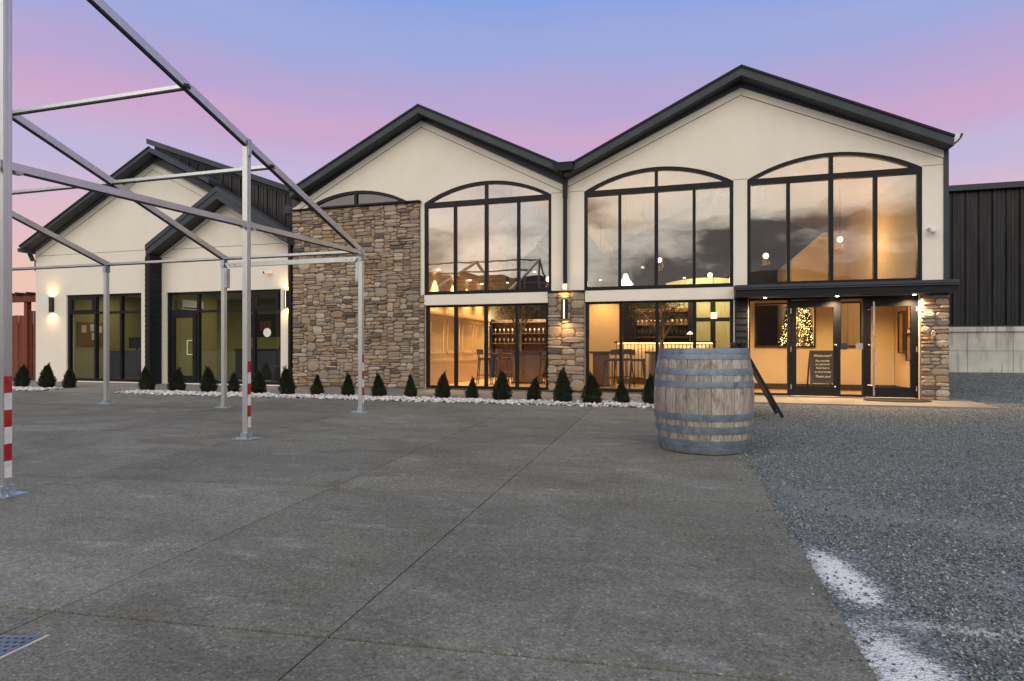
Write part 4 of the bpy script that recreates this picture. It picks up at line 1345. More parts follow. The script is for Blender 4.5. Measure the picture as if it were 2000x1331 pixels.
# ------------------------------------------------------------------ marquee frame
def build_marquee():
    S = 0.38
    HE = 2.95
    t = thing('marquee_frame', 'bare aluminium marquee frame with red and white taped posts', 'tent frame', (-5.63, -4.58, gz(0, -4.58)))
    YE, YA = -4.58, -10.35
    def P3(x, y, h):
        return (x, y, gz(x, y) + h)
    def rz(y):
        return HE + S * (min(YE - y, y - (2 * YA - YE)))
    def post(x, y, h, tape, wx=0.076, wy=0.072):
        z0 = gz(x, y)
        mb = MB().box(x - wx / 2, x + wx / 2, y - wy / 2, y + wy / 2, z0 + 0.03, z0 + h)
        # keder channels on the corners
        for sx in (-1, 1):
            for sy in (-1, 1):
                cx, cy = x + sx * (wx / 2 - 0.002), y + sy * (wy / 2 - 0.018)
                mb.box(cx - 0.006, cx + 0.006, cy - 0.007, cy + 0.007, z0 + 0.03, z0 + h)
        p = part('post', mb, 'alu', t)
        pl = part('base_plate', MB().box(x - 0.15, x + 0.15, y - 0.10, y + 0.10, z0 + 0.004, z0 + 0.018).box(x - 0.05, x + 0.05, y - 0.06, y + 0.06, z0 + 0.018, z0 + 0.09), 'galv', p)
        for bx in (-0.11, 0.11):
            part('bolt', MB().tube((x + bx, y - 0.05, z0 + 0.018), (x + bx, y - 0.05, z0 + 0.045), 0.014, n=6), 'steel', p)
        part('bolt', MB().tube((x + wx / 2, y, z0 + 0.06), (x + wx / 2 + 0.02, y, z0 + 0.06), 0.014, n=6), 'steel', p)
        if tape:
            for k in range(6):
                za = z0 + 1.06 - 0.15 * (k + 1)
                part('tape_band', MB().box(x + wx / 2 + 0.0045, x + wx / 2 + 0.007, y - wy / 2 + 0.006, y + wy / 2 - 0.006, za + 0.001, za + 0.149), 'tape_red' if k % 2 == 0 else 'tape_white', p)
        return p
    XS = [-5.57, -8.60, -11.60, -14.60]
    def ex(y):               # the gable end stands slightly out of square
        return -5.57 + 0.029 * (y - YE)
    YN = 2 * YA - YE
    for i, x_ in enumerate(XS):
        fx = ex if i == 0 else (lambda y, q=x_: q)
        post(fx(YE), YE, HE - 0.03, i == 0)
        post(fx(YN), YN, HE - 0.03, False)
        for ya in (YE, YN):
            x = fx(ya)
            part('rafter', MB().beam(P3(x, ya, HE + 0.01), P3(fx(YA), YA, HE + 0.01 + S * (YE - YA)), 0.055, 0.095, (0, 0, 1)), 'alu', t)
            part('underside_shade', MB().beam(P3(x, ya, HE - 0.052), P3(fx(YA), YA, HE - 0.052 + S * (YE - YA)), 0.042, 0.02, (0, 0, 1)), 'black', t)  # black strip stands in for the shaded underside of the rafter
            # eave corner bracket
            part('bracket', MB().beam(P3(x, ya, HE - 0.18), P3(x, ya, HE + 0.05), 0.076, 0.11, (0, 1, 0)), 'galv', t)
    for ya in (-7.43, YA, -13.25):
        post(ex(ya), ya, rz(ya) - 0.03 + (0.02 if ya == YA else 0), True)
        part('bracket', MB().box(ex(ya) + 0.045, ex(ya) + 0.056, ya - 0.03, ya + 0.03, gz(0, ya) + rz(ya) - 0.18, gz(0, ya) + rz(ya) + 0.05), 'galv', t)
    # eave-height beam across the gable end, in bays
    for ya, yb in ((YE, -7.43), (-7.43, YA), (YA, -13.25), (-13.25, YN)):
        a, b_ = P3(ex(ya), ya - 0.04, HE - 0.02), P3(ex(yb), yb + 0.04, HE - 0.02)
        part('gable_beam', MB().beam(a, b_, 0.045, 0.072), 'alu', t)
        part('underside_shade', MB().beam((a[0], a[1], a[2] - 0.044), (b_[0], b_[1], b_[2] - 0.044), 0.034, 0.014), 'black', t)  # shade under the gable beam, put in as a black strip
        for y_ in (ya - 0.09, yb + 0.09):
            part('clamp', MB().box(ex(y_) - 0.02, ex(y_) + 0.05, y_ - 0.03, y_ + 0.03, gz(0, y_) + HE - 0.085, gz(0, y_) + HE - 0.06), 'galv', t)
    # purlins between the rafters
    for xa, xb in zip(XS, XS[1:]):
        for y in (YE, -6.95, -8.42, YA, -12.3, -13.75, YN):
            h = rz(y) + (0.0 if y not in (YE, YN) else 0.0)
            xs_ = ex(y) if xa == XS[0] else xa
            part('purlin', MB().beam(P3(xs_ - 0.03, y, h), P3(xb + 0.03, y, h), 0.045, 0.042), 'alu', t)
            part('underside_shade', MB().beam(P3(xs_ - 0.03, y, h - 0.03), P3(xb + 0.03, y, h - 0.03), 0.04, 0.018), 'black', t)  # black strip painting the dark underside of the purlin
    # lower brace bar between the first two eave posts
    mb = MB()
    z = gz(0, YE) + 2.80
    mb.add([(-5.61, YE - 0.03, z + 0.05), (-8.58, YE - 0.03, z + 0.05), (-8.50, YE - 0.03, z - 0.035), (-5.69, YE - 0.03, z - 0.035),
            (-5.61, YE + 0.03, z + 0.05), (-8.58, YE + 0.03, z + 0.05), (-8.50, YE + 0.03, z - 0.035), (-5.69, YE + 0.03, z - 0.035)],
           [(0, 1, 2, 3), (7, 6, 5, 4), (0, 4, 5, 1), (1, 5, 6, 2), (2, 6, 7, 3), (3, 7, 4, 0)])
    br = part('brace_bar', mb, 'alu', t)
    for x in (-5.74, -5.86, -8.32, -8.44):
        part('bolt', MB().tube((x, YE - 0.034, z + 0.005), (x, YE - 0.028, z + 0.005), 0.011, n=8), 'black', br)
    part('bracket', MB().box(-8.56, -8.50, YE - 0.045, YE + 0.045, gz(0, YE) + 2.36, gz(0, YE) + 2.74), 'galv', t)
    part('bracket', MB().box(-5.662, -5.609, YE - 0.045, YE + 0.045, gz(0, YE) + 2.40, gz(0, YE) + 2.74), 'galv', t)
    for y, dzz in ((-6.95, 0.0), (-8.42, 0.0)):
        q = gz(0, y) + rz(y)
        part('clamp', MB().box(ex(y) + 0.028, ex(y) + 0.04, y - 0.06, y + 0.03, q - 0.03, q + 0.01).box(ex(y) + 0.028, ex(y) + 0.045, y - 0.02, y + 0.0, q - 0.02, q + 0.02), 'black', t)
build_marquee()

# ------------------------------------------------------------------ wine barrel
def build_barrel():
    cx, cy = 0.30, -6.56
    z0 = gz(cx, cy) + 0.006
    H, RB, RH = 1.215, 0.585, 0.515
    b = thing('wine_barrel', 'large weathered oak barrel with grey hoops at the edge of the concrete', 'barrel', (cx, cy, z0))
    def rad(z, off=0.0):
        q = (z / H - 0.5) * 2
        return RB - (RB - RH) * (abs(q) ** 1.9) + off
    n = 26
    rr = random.Random(5)
    zs = [H * k / 14 for k in range(15)]
    for i in range(n):
        mb = MB()
        j = rr.uniform(-0.0025, 0.0025)
        a0, a1 = 2 * math.pi * (i + 0.012) / n, 2 * math.pi * (i + 0.988) / n
        aa = [a0, a0 + 0.10 * (a1 - a0), (a0 + a1) / 2, a1 - 0.10 * (a1 - a0), a1]
        of = [-0.006, 0.0, 0.001, 0.0, -0.006]
        zt = [min(z, H - 0.001 + rr.uniform(-0.006, 0.004)) if k == 14 else z for k, z in enumerate(zs)]
        vs = [(cx + (rad(z) + o_ + j) * math.cos(a), cy + (rad(z) + o_ + j) * math.sin(a), z0 + z) for z in zt for a, o_ in zip(aa, of)]
        fs = [(k * 5 + m_, k * 5 + m_ + 1, (k + 1) * 5 + m_ + 1, (k + 1) * 5 + m_) for k in range(14) for m_ in range(4)]
        o = len(vs)
        vs += [(cx + (rad(z) - 0.03) * math.cos(a), cy + (rad(z) - 0.03) * math.sin(a), z0 + z) for z in (zt[0], zt[-1]) for a in (a0, a1)]
        fs += [(4 + 14 * 5, 14 * 5, o + 2, o + 3), (0, 4, o + 1, o)]
        mb.add(vs, fs)
        part('stave', mb, 'oak', b, True)
    for za in (0.05, H - 0.055):
        part('head', MB().lathe([(0.0, za), (RH - 0.02, za), (RH - 0.02, za + 0.02), (0.0, za + 0.02)], 40, (cx, cy, z0)), 'oak', b)
    px = lambda y0: H * (1 - (y0 - 205) / (1195 - 205))
    for k, (ya, yb) in enumerate(((206, 257), (261, 309), (396, 455), (515, 576), (820, 886), (938, 1008), (1070, 1130), (1134, 1190))):
        za, zb = px(yb), px(ya)
        tl = 0.004
        prof = [(rad(za, 0.0045), za), (rad((za + zb) / 2, 0.0065), (za + zb) / 2), (rad(zb, 0.0045), zb), (rad(zb, 0.0005), zb + 0.001), (rad(za, 0.0005), za - 0.001), (rad(za, 0.0045), za)]
        h = part('hoop', MB().lathe(prof, 72, (cx, cy, z0)), 'hoop', b, True)
        # riveted overlap
        a = R(-56 if k == 3 else -120 + 97 * k)
        for da, dz_ in ((0.0, -0.014), (0.0, 0.014), (0.05, -0.012), (0.05, 0.012)):
            zc = (za + zb) / 2 + dz_
            r_ = rad(zc, 0.006)
            part('rivet', MB().ball((cx + r_ * math.cos(a + da), cy + r_ * math.sin(a + da), z0 + zc), 0.007, 8, 4), 'black', h)
build_barrel()

# ------------------------------------------------------------------ folding sign board beside the barrel
def build_aframe():
    s = thing('a_frame_sign', 'dark folding sign board standing edge-on behind the barrel', 'sign board', (1.25, -3.6, gz(0, -3.6)))
    z = gz(0, -3.65)
    ax, az, fx0, fx1, d = 0.99, z + 1.26, 0.30, 1.66, 0.62
    for fx, nm in ((fx1, 1), (fx0, -1)):
        fr = MB()
        for y in (-3.66, -3.66 + d):
            fr.beam((fx, y, z + 0.02), (ax + 0.02 * nm, y, az), 0.045, 0.065, (0, 1, 0))
        fr.beam((ax + 0.03 * nm, -3.64, az - 0.03), (ax + 0.03 * nm, -3.68 + d, az - 0.03), 0.04, 0.06)
        t_ = 0.86
        fr.beam((ax + (fx - ax) * t_, -3.64, az + (z - az) * t_), (ax + (fx - ax) * t_, -3.68 + d, az + (z - az) * t_), 0.04, 0.05)
        part('frame', fr, 'siding', s)
        part('panel', MB().beam((ax + (fx - ax) * 0.84, -3.35, az + (z - az) * 0.84), (ax + (fx - ax) * 0.05, -3.35, az + (z - az) * 0.05), 0.56, 0.012, (1 * nm, 0, 0.5)), 'black', s)
    part('hinge', MB().tube((ax, -3.62, az - 0.01), (ax, -3.08, az - 0.01), 0.012, n=8), 'steel', s)
build_aframe()

# doormat and drain grate
mb = MB()
vs = [(4.33 + 0.62 * math.cos(a) * (1 if abs(math.cos(a)) < 0.9 else 0.98), -0.42 + 0.27 * math.sin(a)) for a in np.linspace(0, 2 * math.pi, 36, endpoint=False)]
mb.add([(x, y, gz(x, y) + 0.006) for x, y in vs] + [(x, y, gz(x, y) + 0.02) for x, y in vs], [tuple(range(36, 72))] + [(i, (i + 1) % 36, 36 + (i + 1) % 36, 36 + i) for i in range(36)])
solid('doormat', mb, 'black', 'dark rounded doormat before the right entrance door', 'doormat', (4.33, -0.42, 0))

def build_grate():
    g = thing('drain_grate', 'rusty blue grey drain grate set in the concrete at the lower left', 'grate', (-3.02, -12.22, gz(0, -12.22)))
    ang = R(14)
    c, s_ = math.cos(ang), math.sin(ang)
    ox, oy = -2.83, -12.09
    def W(u, v, z):
        x, y = ox - u * c - v * s_ * -0.0, oy - v * c - u * s_
        return (x, y, gz(x, y) + z)
    def bar(u0, u1, v0, v1, za, zb):
        m = MB()
        vs = [W(u0, v0, za), W(u1, v0, za), W(u1, v1, za), W(u0, v1, za), W(u0, v0, zb), W(u1, v0, zb), W(u1, v1, zb), W(u0, v1, zb)]
        return m.add(vs, [(0, 3, 2, 1), (4, 5, 6, 7), (0, 1, 5, 4), (1, 2, 6, 5), (2, 3, 7, 6), (3, 0, 4, 7)])
    part('pit', bar(0, 0.42, 0, 0.32, 0.0045, 0.0055), 'black', g)
    for k in range(12):
        part('bar', bar(0.002 + k * 0.035, 0.016 + k * 0.035, 0.0, 0.32, 0.006, 0.0135), 'hoop', g)
    for k in range(9):
        part('crossbar', bar(0.0, 0.42, 0.002 + k * 0.037, 0.017 + k * 0.037, 0.0065, 0.014), 'hoop', g)
    part('rim', bar(-0.016, 0.0, -0.016, 0.336, 0.0045, 0.009), 'cast', g)
build_grate()

# ------------------------------------------------------------------ foliage
def leaf_mesh(name, mat, pts, dirs, ln, wd):
    """small pointed leaves as folded quads"""
    n = len(pts)
    dirs = dirs / np.linalg.norm(dirs, axis=1, keepdims=True)
    side = np.cross(dirs, RNG.normal(0, 1, (n, 3)))
    side /= np.linalg.norm(side, axis=1, keepdims=True) + 1e-9
    L, Wd = ln[:, None], wd[:, None]
    a = pts
    b_ = pts + dirs * L * 0.5 + side * Wd * 0.5
    c_ = pts + dirs * L
    d_ = pts + dirs * L * 0.5 - side * Wd * 0.5
    V = np.stack([a, b_, c_, d_], 1).reshape(-1, 3)
    F = np.arange(n * 4, dtype=np.int32)
    me = bpy.data.meshes.new(name)
    me.vertices.add(n * 4); me.vertices.foreach_set('co', V.ravel())
    me.loops.add(n * 4); me.loops.foreach_set('vertex_index', F)
    me.polygons.add(n); me.polygons.foreach_set('loop_start', np.arange(0, n * 4, 4, dtype=np.int32))
    me.update(calc_edges=True)
    me.materials.append(M[mat])
    return me

def shrub_mesh(seed, point):
    """dense little conifer, unit height, egg to cone shaped"""
    global RNG
    keep, RNG = RNG, np.random.default_rng(seed)
    n = 4600
    u = RNG.uniform(0, 1, n)
    z = 0.02 + 0.96 * u ** 1.15
    r = np.where(z < 0.28, 0.24 + 0.08 * (z / 0.28), 0.32 * ((1 - z) / 0.72).clip(0, 1) ** point)
    th = RNG.uniform(0, 2 * np.pi, n)
    r = r * (1 + 0.16 * np.sin(3 * th + seed) + 0.14 * np.sin(6 * th + 11 * z + seed) + 0.08 * np.sin(23 * z + 2 * th + seed))
    q = RNG.uniform(0.5, 1.0, n) ** 0.6 * (1 + 0.16 * (RNG.uniform(0, 1, n) > 0.90))
    p = np.stack([r * q * np.cos(th), r * q * np.sin(th), z], -1)
    d = np.stack([np.cos(th) * 0.55, np.sin(th) * 0.55, np.full(n, 0.9)], -1) + RNG.normal(0, 0.3, (n, 3))
    # a few stray leaders at the top
    k = 160
    lx = RNG.integers(0, 4, k)
    off = RNG.normal(0, 0.03, (4, 2))
    t = RNG.uniform(0, 1, k)
    p2 = np.stack([off[lx, 0] * (1 + t), off[lx, 1] * (1 + t), 0.90 + (0.06 + 0.05 * lx / 3) * 2 * t], -1)
    d2 = np.stack([RNG.normal(0, .3, k), RNG.normal(0, .3, k), np.ones(k)], -1)
    p, d = np.concatenate([p, p2]), np.concatenate([d, d2])
    m = leaf_mesh('foliage', 'needle', p, d, RNG.uniform(0.05, 0.13, len(p)), RNG.uniform(0.014, 0.032, len(p)))
    RNG = keep
    return m
SHRUBS = [shrub_mesh(s, p) for s, p in ((1, 0.62), (2, 0.80), (3, 0.55), (4, 0.70), (5, 0.88))]
STEM = MB().tube((0, 0, -0.03), (0, 0, 0.85), 0.03, 0.006, 6).mesh('stem', 'bark')
CORE = MB().lathe([(0.0, 0.03), (0.20, 0.05), (0.25, 0.25), (0.16, 0.6), (0.04, 0.88), (0.0, 0.9)], 10).mesh('inner_twigs', 'needle')
SH = [(-17.95, -1.92, .59, 0, .9, 'at the far left in front of the red fence'), (-17.03, -1.89, .62, 3, .9, 'under the far left wall lamp'), (-16.38, -1.75, .51, 2, .9, 'by the left edge of the left office window'),
      (-13.18, -2.13, .58, 0, .92, 'at the foot of the dark clad fin'), (-12.44, -1.97, .54, 2, 1.0, 'before the office door'), (-11.27, -2.13, .60, 3, .95, 'just left of the middle marquee post'),
      (-10.84, -1.76, .46, 1, .85, 'partly behind the middle marquee post'), (-9.86, -2.08, .52, 0, .98, 'right of the taped marquee post, before the right office pane'), (-8.88, -2.23, .62, 2, .85, 'below the downpipe where stucco meets stone'),
      (-8.19, -2.08, .44, 4, .95, 'first before the stone wall from the left'), (-7.35, -2.13, .49, 1, .85, 'second before the stone wall, left of the thin taped post'), (-6.52, -2.17, .50, 1, .9, 'third before the stone wall, right of the thin taped post'),
      (-5.76, -2.11, .48, 4, .85, 'fourth before the stone wall, next to the glazing'), (-4.96, -2.15, .54, 3, .92, 'broad, before the first lit pane right of the stone wall'), (-4.31, -2.11, .44, 4, .85, 'small, before the second lit pane by the bar stool'),
      (-3.61, -2.25, .58, 3, .95, 'broad, before the round bar table'), (-2.94, -2.10, .47, 1, .95, 'small, just left of the narrow stone pillar'), (-2.23, -2.32, .66, 1, .85, 'tallest, at the foot of the narrow stone pillar'),
      (-1.64, -2.37, .57, 3, .95, 'broad, just right of the narrow stone pillar'), (-1.05, -2.23, .44, 4, .95, 'small, second to the right of the narrow stone pillar'), (-0.49, -2.28, .55, 0, .9, 'last in the row, half hidden by the barrel')]
for x, y, h, v, wf, where in SH:
    t = thing('conifer_shrub', 'small dark clipped conifer ' + where, 'shrub', (x, y, gz(x, y) - 0.01), 'small conifers in the white pebble strip')
    rz_ = random.uniform(0, 6.28)
    lean_x, lean_y = random.gauss(0, 0.04), random.gauss(0, 0.05)
    for nm, me in (('foliage', SHRUBS[v]), ('inner_twigs', CORE), ('stem', STEM)):
        o = place(nm, me, t, (x, y, gz(x, y) - 0.01))
        k = h * wf * random.uniform(0.95, 1.08)
        o.scale = (k, k, h)
        o.rotation_euler = (lean_x, lean_y, rz_)

def olive_tree(x, y, zb, zfork, zc, rx, rzr, label, seed, n=3600):
    global RNG
    keep, RNG = RNG, np.random.default_rng(seed)
    rr = random.Random(seed)
    t = thing('olive_tree', label, 'tree', (x, y, 0.012), 'potted olive trees inside')
    part('planter', MB().lathe([(0.0, 0.0), (0.20, 0.0), (0.26, zb - 0.012), (0.23, zb - 0.012), (0.22, zb - 0.06), (0.0, zb - 0.06)], 20, (x, y, 0.012)), 'dark_wood', t, True)
    mb = MB()
    mb.tube((x, y, zb - 0.06), (x + 0.03, y, zfork), 0.065, 0.05, 10)
    tips = []
    for k in range(5):
        a = 2 * math.pi * k / 5 + rr.uniform(-.4, .4)
        m_ = Vector((x + 0.03 + math.cos(a) * rx * 0.35, y + math.sin(a) * rx * 0.35, zfork + (zc - zfork) * 0.55))
        e_ = Vector((x + math.cos(a) * rx * 0.75, y + math.sin(a) * rx * 0.75, zc + rr.uniform(-.1, .25) * rzr))
        mb.tube((x + 0.03, y, zfork - 0.02), m_, 0.036, 0.022, 8).tube(m_, e_, 0.022, 0.006, 6)
        for _ in range(3):
            f_ = m_.lerp(e_, rr.uniform(0.2, 0.8))
            g_ = f_ + Vector((rr.uniform(-.35, .35), rr.uniform(-.35, .35), rr.uniform(0.0, .4)))
            mb.tube(f_, g_, 0.01, 0.004, 5)
            tips.append(g_)
        tips += [m_, e_]
    part('trunk', mb, 'bark', t, True)
    C = np.array([tuple(p) for p in tips])
    extra = np.stack([x + RNG.normal(0, rx * 0.5, 26), y + RNG.normal(0, rx * 0.5, 26), zc + RNG.normal(0, rzr * 0.45, 26)], -1)
    C = np.concatenate([C, extra])
    i = RNG.integers(0, len(C), n)
    p = C[i] + RNG.normal(0, 0.13, (n, 3))
    d = RNG.normal(0, 1, (n, 3)) + np.array([0, 0, 0.3])
    me = leaf_mesh('crown', 'olive', p - np.array([x, y, 0.012]), d, RNG.uniform(0.05, 0.085, n), RNG.uniform(0.014, 0.022, n))
    o = place('crown', me, t, (x, y, 0.012))
    RNG = keep
    return t

# ------------------------------------------------------------------ inside the hall
olive_tree(-4.75, 3.5, 0.95, 1.55, 2.35, 0.75, 0.6, 'leafy indoor olive tree behind the left ground floor panes', 41)
olive_tree(-0.45, 2.7, 0.95, 1.30, 2.15, 0.85, 0.55, 'leafy indoor olive tree with pale forked trunk above the barrel', 42)

def stool_parts(t, x, y, rot):
    """high stool with a low curved back, local coordinates turned by rot"""
    c, s = math.cos(rot), math.sin(rot)
    def T(px, py, pz):
        return (x + px * c - py * s, y + px * s + py * c, 0.012 + pz)
    for sx in (-1, 1):
        for sy in (-1, 1):
            part('leg', MB().tube(T(sx * 0.21, sy * 0.21, 0), T(sx * 0.15, sy * 0.15, 0.74), 0.014, 0.018, 8), 'dark_wood', t, True)
    fr = MB()
    q = 0.19
    for a, b_ in (((-q, -q), (q, -q)), ((q, -q), (q, q)), ((q, q), (-q, q)), ((-q, q), (-q, -q))):
        fr.tube(T(a[0], a[1], 0.27), T(b_[0], b_[1], 0.27), 0.011, n=6)
    part('footrest', fr, 'dark_wood', t, True)
    seat = MB()
    ring = [(0.21 * math.cos(a), 0.20 * math.sin(a)) for a in np.linspace(0, 2 * math.pi, 20, endpoint=False)]
    for z_, k in ((0.72, 0.92), (0.75, 1.0), (0.785, 0.95)):
        seat.v += [T(px * k, py * k, z_) for px, py in ring]
    for j in range(2):
        seat.f += [(j * 20 + i, j * 20 + (i + 1) % 20, (j + 1) * 20 + (i + 1) % 20, (j + 1) * 20 + i) for i in range(20)]
    seat.f += [tuple(range(40, 60)), tuple(range(19, -1, -1))]
    part('seat', seat, 'leather', t, True)
    bk_ = MB()
    an = np.linspace(-1.25, 1.25, 13)
    for r_ in (0.235, 0.205):
        for z_ in (0.90, 1.04):
            bk_.v += [T(-math.cos(a) * r_, math.sin(a) * r_, z_ - 0.02 * abs(a)) for a in an]
    k = 13
    for i in range(k - 1):
        bk_.f += [(i, i + 1, k + i + 1, k + i), (2 * k + i, 3 * k + i, 3 * k + i + 1, 2 * k + i + 1), (k + i, k + i + 1, 3 * k + i + 1, 3 * k + i), (i, 2 * k + i, 2 * k + i + 1, i + 1)]
    bk_.f += [(0, k, 3 * k, 2 * k), (k - 1, 3 * k - 1, 4 * k - 1, 2 * k - 1)]
    part('backrest', bk_, 'leather', t, True)
    for sy in (-0.15, 0.15):
        part('back_post', MB().tube(T(-0.15, sy, 0.74), T(-0.20, sy, 0.92), 0.014, n=6), 'dark_wood', t, True)

for x, y, rot, lab in ((-5.46, 2.2, 0.2, 'high stool with curved back left of the bar table'), (-4.95, 2.45, 0.5, 'high stool close to the left side of the bar table'),
                       (-3.62, 2.5, 2.9, 'high stool right of the bar table beside the stone pillar'), (-1.66, 1.75, 2.6, 'high stool leftmost behind the panes right of the stone pillar'),
                       (-1.42, 2.15, 2.2, 'high stool second from the stone pillar, before the lit bar'), (-1.02, 1.65, 0.15, 'high stool before the lit ribbed bar panel')):
    t = thing('bar_stool', lab, 'stool', (x, y, 0.012), 'high stools inside')
    stool_parts(t, x, y, rot)

def high_table(x, y, w, d, lab):
    t = thing('bar_table', lab, 'table', (x, y, 0.012))
    part('table_top', MB().box(x - w / 2, x + w / 2, y - d / 2, y + d / 2, 0.93, 0.985), 'dark_wood', t)
    part('pedestal', MB().box(x - w * 0.36, x + w * 0.36, y - d * 0.3, y + d * 0.3, 0.02, 0.93), 'mid_wood', t)
    part('plinth', MB().box(x - w * 0.4, x + w * 0.4, y - d * 0.36, y + d * 0.36, 0.012, 0.06), 'dark_wood', t)
high_table(-4.35, 3.0, 1.15, 0.7, 'dark high bar table behind the left ground floor panes')
high_table(-0.35, 2.2, 1.0, 0.65, 'dark high bar table half hidden behind the barrel')
high_table(-2.05, 2.3, 0.6, 0.6, 'small high table right behind the narrow stone pillar')

# bar with ribbed, lit front
bar = thing('bar_counter', 'ribbed wooden bar with a light strip under its top', 'bar counter', (-0.7, 3.7, 0.012))
part('counter_body', MB().box(-1.75, 1.0, 3.45, 4.1, 0.012, 1.22), 'mid_wood', bar)
for k in range(26):
    x = -1.73 + k * 0.105
    part('slat', MB().box(x, x + 0.075, 3.425, 3.45, 0.2, 1.2), 'plaster', bar)
part('counter_top', MB().box(-1.8, 1.05, 3.30, 4.15, 1.225, 1.27), 'dark_wood', bar)
part('foot_rail', MB().tube((-1.75, 3.32, 0.2), (1.0, 3.32, 0.2), 0.02, n=8), 'steel', bar)
part('light_strip', MB().box(-1.7, 0.95, 3.33, 3.36, 1.205, 1.224), 'lamp_glow', bar)
lamp('bar_strip_light', 'AREA', (-0.4, 3.36, 1.2), 20, WARM, (R(-25), 0, 0), 2.4, bar, size_y=0.04)
lamp_b = thing('table_lamp', 'small lit table lamp on the bar above the barrel', 'lamp', (0.35, 3.6, 1.27))
part('lamp_stem', MB().tube((0.35, 3.6, 1.27), (0.35, 3.6, 1.50), 0.012, n=8), 'steel', lamp_b)
part('lamp_shade', MB().lathe([(0.10, 1.48), (0.02, 1.56), (0.0, 1.565)], 14, (0.35, 3.6, 0)), 'shade', lamp_b, True)

# bright tasting room behind an inner glazed screen
ir = thing('inner_screen', 'dark inner door frame before a bright yellow room right of the olive tree', 'door frame', (1.0, 5.0, 0.012))
for xa, xb in ((0.32, 0.50), (0.98, 1.13), (1.58, 1.70)):
    part('post', MB().box(xa, xb, 4.95, 5.05, 0.012, 2.62), 'black', ir)
part('rail', MB().box(0.50, 0.98, 4.96, 5.04, 1.90, 2.02), 'black', ir)
part('rail', MB().box(1.13, 1.58, 4.96, 5.04, 1.90, 2.02), 'black', ir)
M['pale_yellow'] = simple('pale_yellow', (0.62, 0.60, 0.36), 0.7, var=0.12, scale=3, stretch=(6, 1, 0.5))
ar = thing('arched_backdrop', 'pale yellow arched wall lit at the back of the hall', 'wall', (1.0, 7.4, 0.012))
part('arch_panel', MB().poly([(-0.4, 0.012), (2.3, 0.012), (2.3, 3.38)] + list(reversed(arc(0.95, 1.35, 3.38, 0.16, 14)))[1:-1] + [(-0.4, 3.38)], [], 7.4, 7.5), 'pale_yellow', ar)
lan = thing('lantern', 'square lit lantern hanging in the inner doorway', 'lamp', (1.06, 4.7, 2.0))
part('lamp_shade', MB().box(0.98, 1.15, 4.62, 4.78, 1.98, 2.16), 'shade', lan)
part('cord', MB().tube((1.06, 4.7, 2.16), (1.06, 4.7, 6.5), 0.006, n=5), 'black', lan)
lamp('backdrop_light', 'AREA', (1.0, 6.2, 3.9), 48, (1.0, 0.92, 0.52), (R(35), 0, 0), 1.2, None, size_y=0.2)

# shelving with bottles and glasses
def shelf_unit(x0, x1, y, zs, lab):
    t = thing('shelf_unit', lab, 'shelves', ((x0 + x1) / 2, y, 0.012))
    for x in (x0, (x0 + x1) / 2, x1):
        part('upright', MB().box(x - 0.02, x + 0.02, y - 0.3, y, 0.012, zs[-1] + 0.1), 'black', t)
    for z in zs:
        part('shelf', MB().box(x0, x1, y - 0.3, y, z - 0.025, z), 'mid_wood', t)
    part('back_panel', MB().box(x0, x1, y, y + 0.03, 0.2, zs[-1] + 0.1), 'mid_wood', t)
shelf_unit(-1.35, 0.35, 6.1, [1.0, 1.45, 1.85, 2.3], 'dark back bar shelving with bottles behind the forked olive tree')
shelf_unit(-6.4, -4.2, 6.1, [0.9, 1.25, 1.6, 2.0], 'black shelving with glasses behind the left olive tree')
bottle_prof = [(0.0, 0.0), (0.037, 0.0), (0.037, 0.19), (0.014, 0.24), (0.014, 0.30), (0.0, 0.30)]
bot_me = MB().lathe(bottle_prof, 10).mesh('bottle', 'bottle', smooth=True)
glass_me = MB().lathe([(0.0, 0.0), (0.03, 0.0), (0.004, 0.01), (0.004, 0.07), (0.03, 0.10), (0.034, 0.14), (0.026, 0.17)], 8).mesh('wine_glass', 'white_paint', smooth=True)
for k in range(24):
    x, z = -1.28 + (k % 12) * 0.14, (1.0, 1.45)[k // 12]
    o = place('bottle', bot_me, None, (x, 5.95, z))
    tag(o, 'dark wine bottle standing on the back bar shelving', 'bottle', 'bottles on the back bar shelving')
for k in range(12):
    o = place('wine_glass', glass_me, None, (-1.28 + k * 0.14, 5.95, 1.85))
    tag(o, 'stemmed glass on the upper back bar shelf', 'wine glass', 'glasses on the back bar shelving')
for k in range(26):
    o = place('wine_glass', glass_me, None, (-6.3 + (k % 13) * 0.16, 5.95, (1.25, 1.6)[k // 13]))
    tag(o, 'stemmed glass on the black shelving behind the left olive tree', 'wine glass', 'glasses on the left shelving')
lamp('shelf_light', 'AREA', (-5.3, 5.6, 2.3), 45, (1.0, 0.86, 0.55), (R(40), 0, 0), 2.0, None, size_y=0.08)
lamp('shelf_light', 'AREA', (-0.5, 5.6, 2.45), 22, WARM, (R(40), 0, 0), 1.5, None, size_y=0.08)

# wall-washing ledge on the left wall
lg = thing('light_ledge', 'ledge with downlights washing the panelled left wall inside', 'light fitting', (-6.42, 3.2, 3.25))
part('ledge', MB().box(-6.499, -6.30, 0.3, 6.5, 3.26, 3.34), 'plaster', lg)
for y in (0.95, 2.3, 3.5, 4.7):
    part('downlight', MB().tube((-6.40, y, 3.235), (-6.40, y, 3.26), 0.04, n=12), 'spot_glow', lg)
    lamp('ledge_light', 'SPOT', (-6.36, y, 3.21), 620, WARM, (0, R(-9), 0), 0.02, lg, R(80), 0.8)

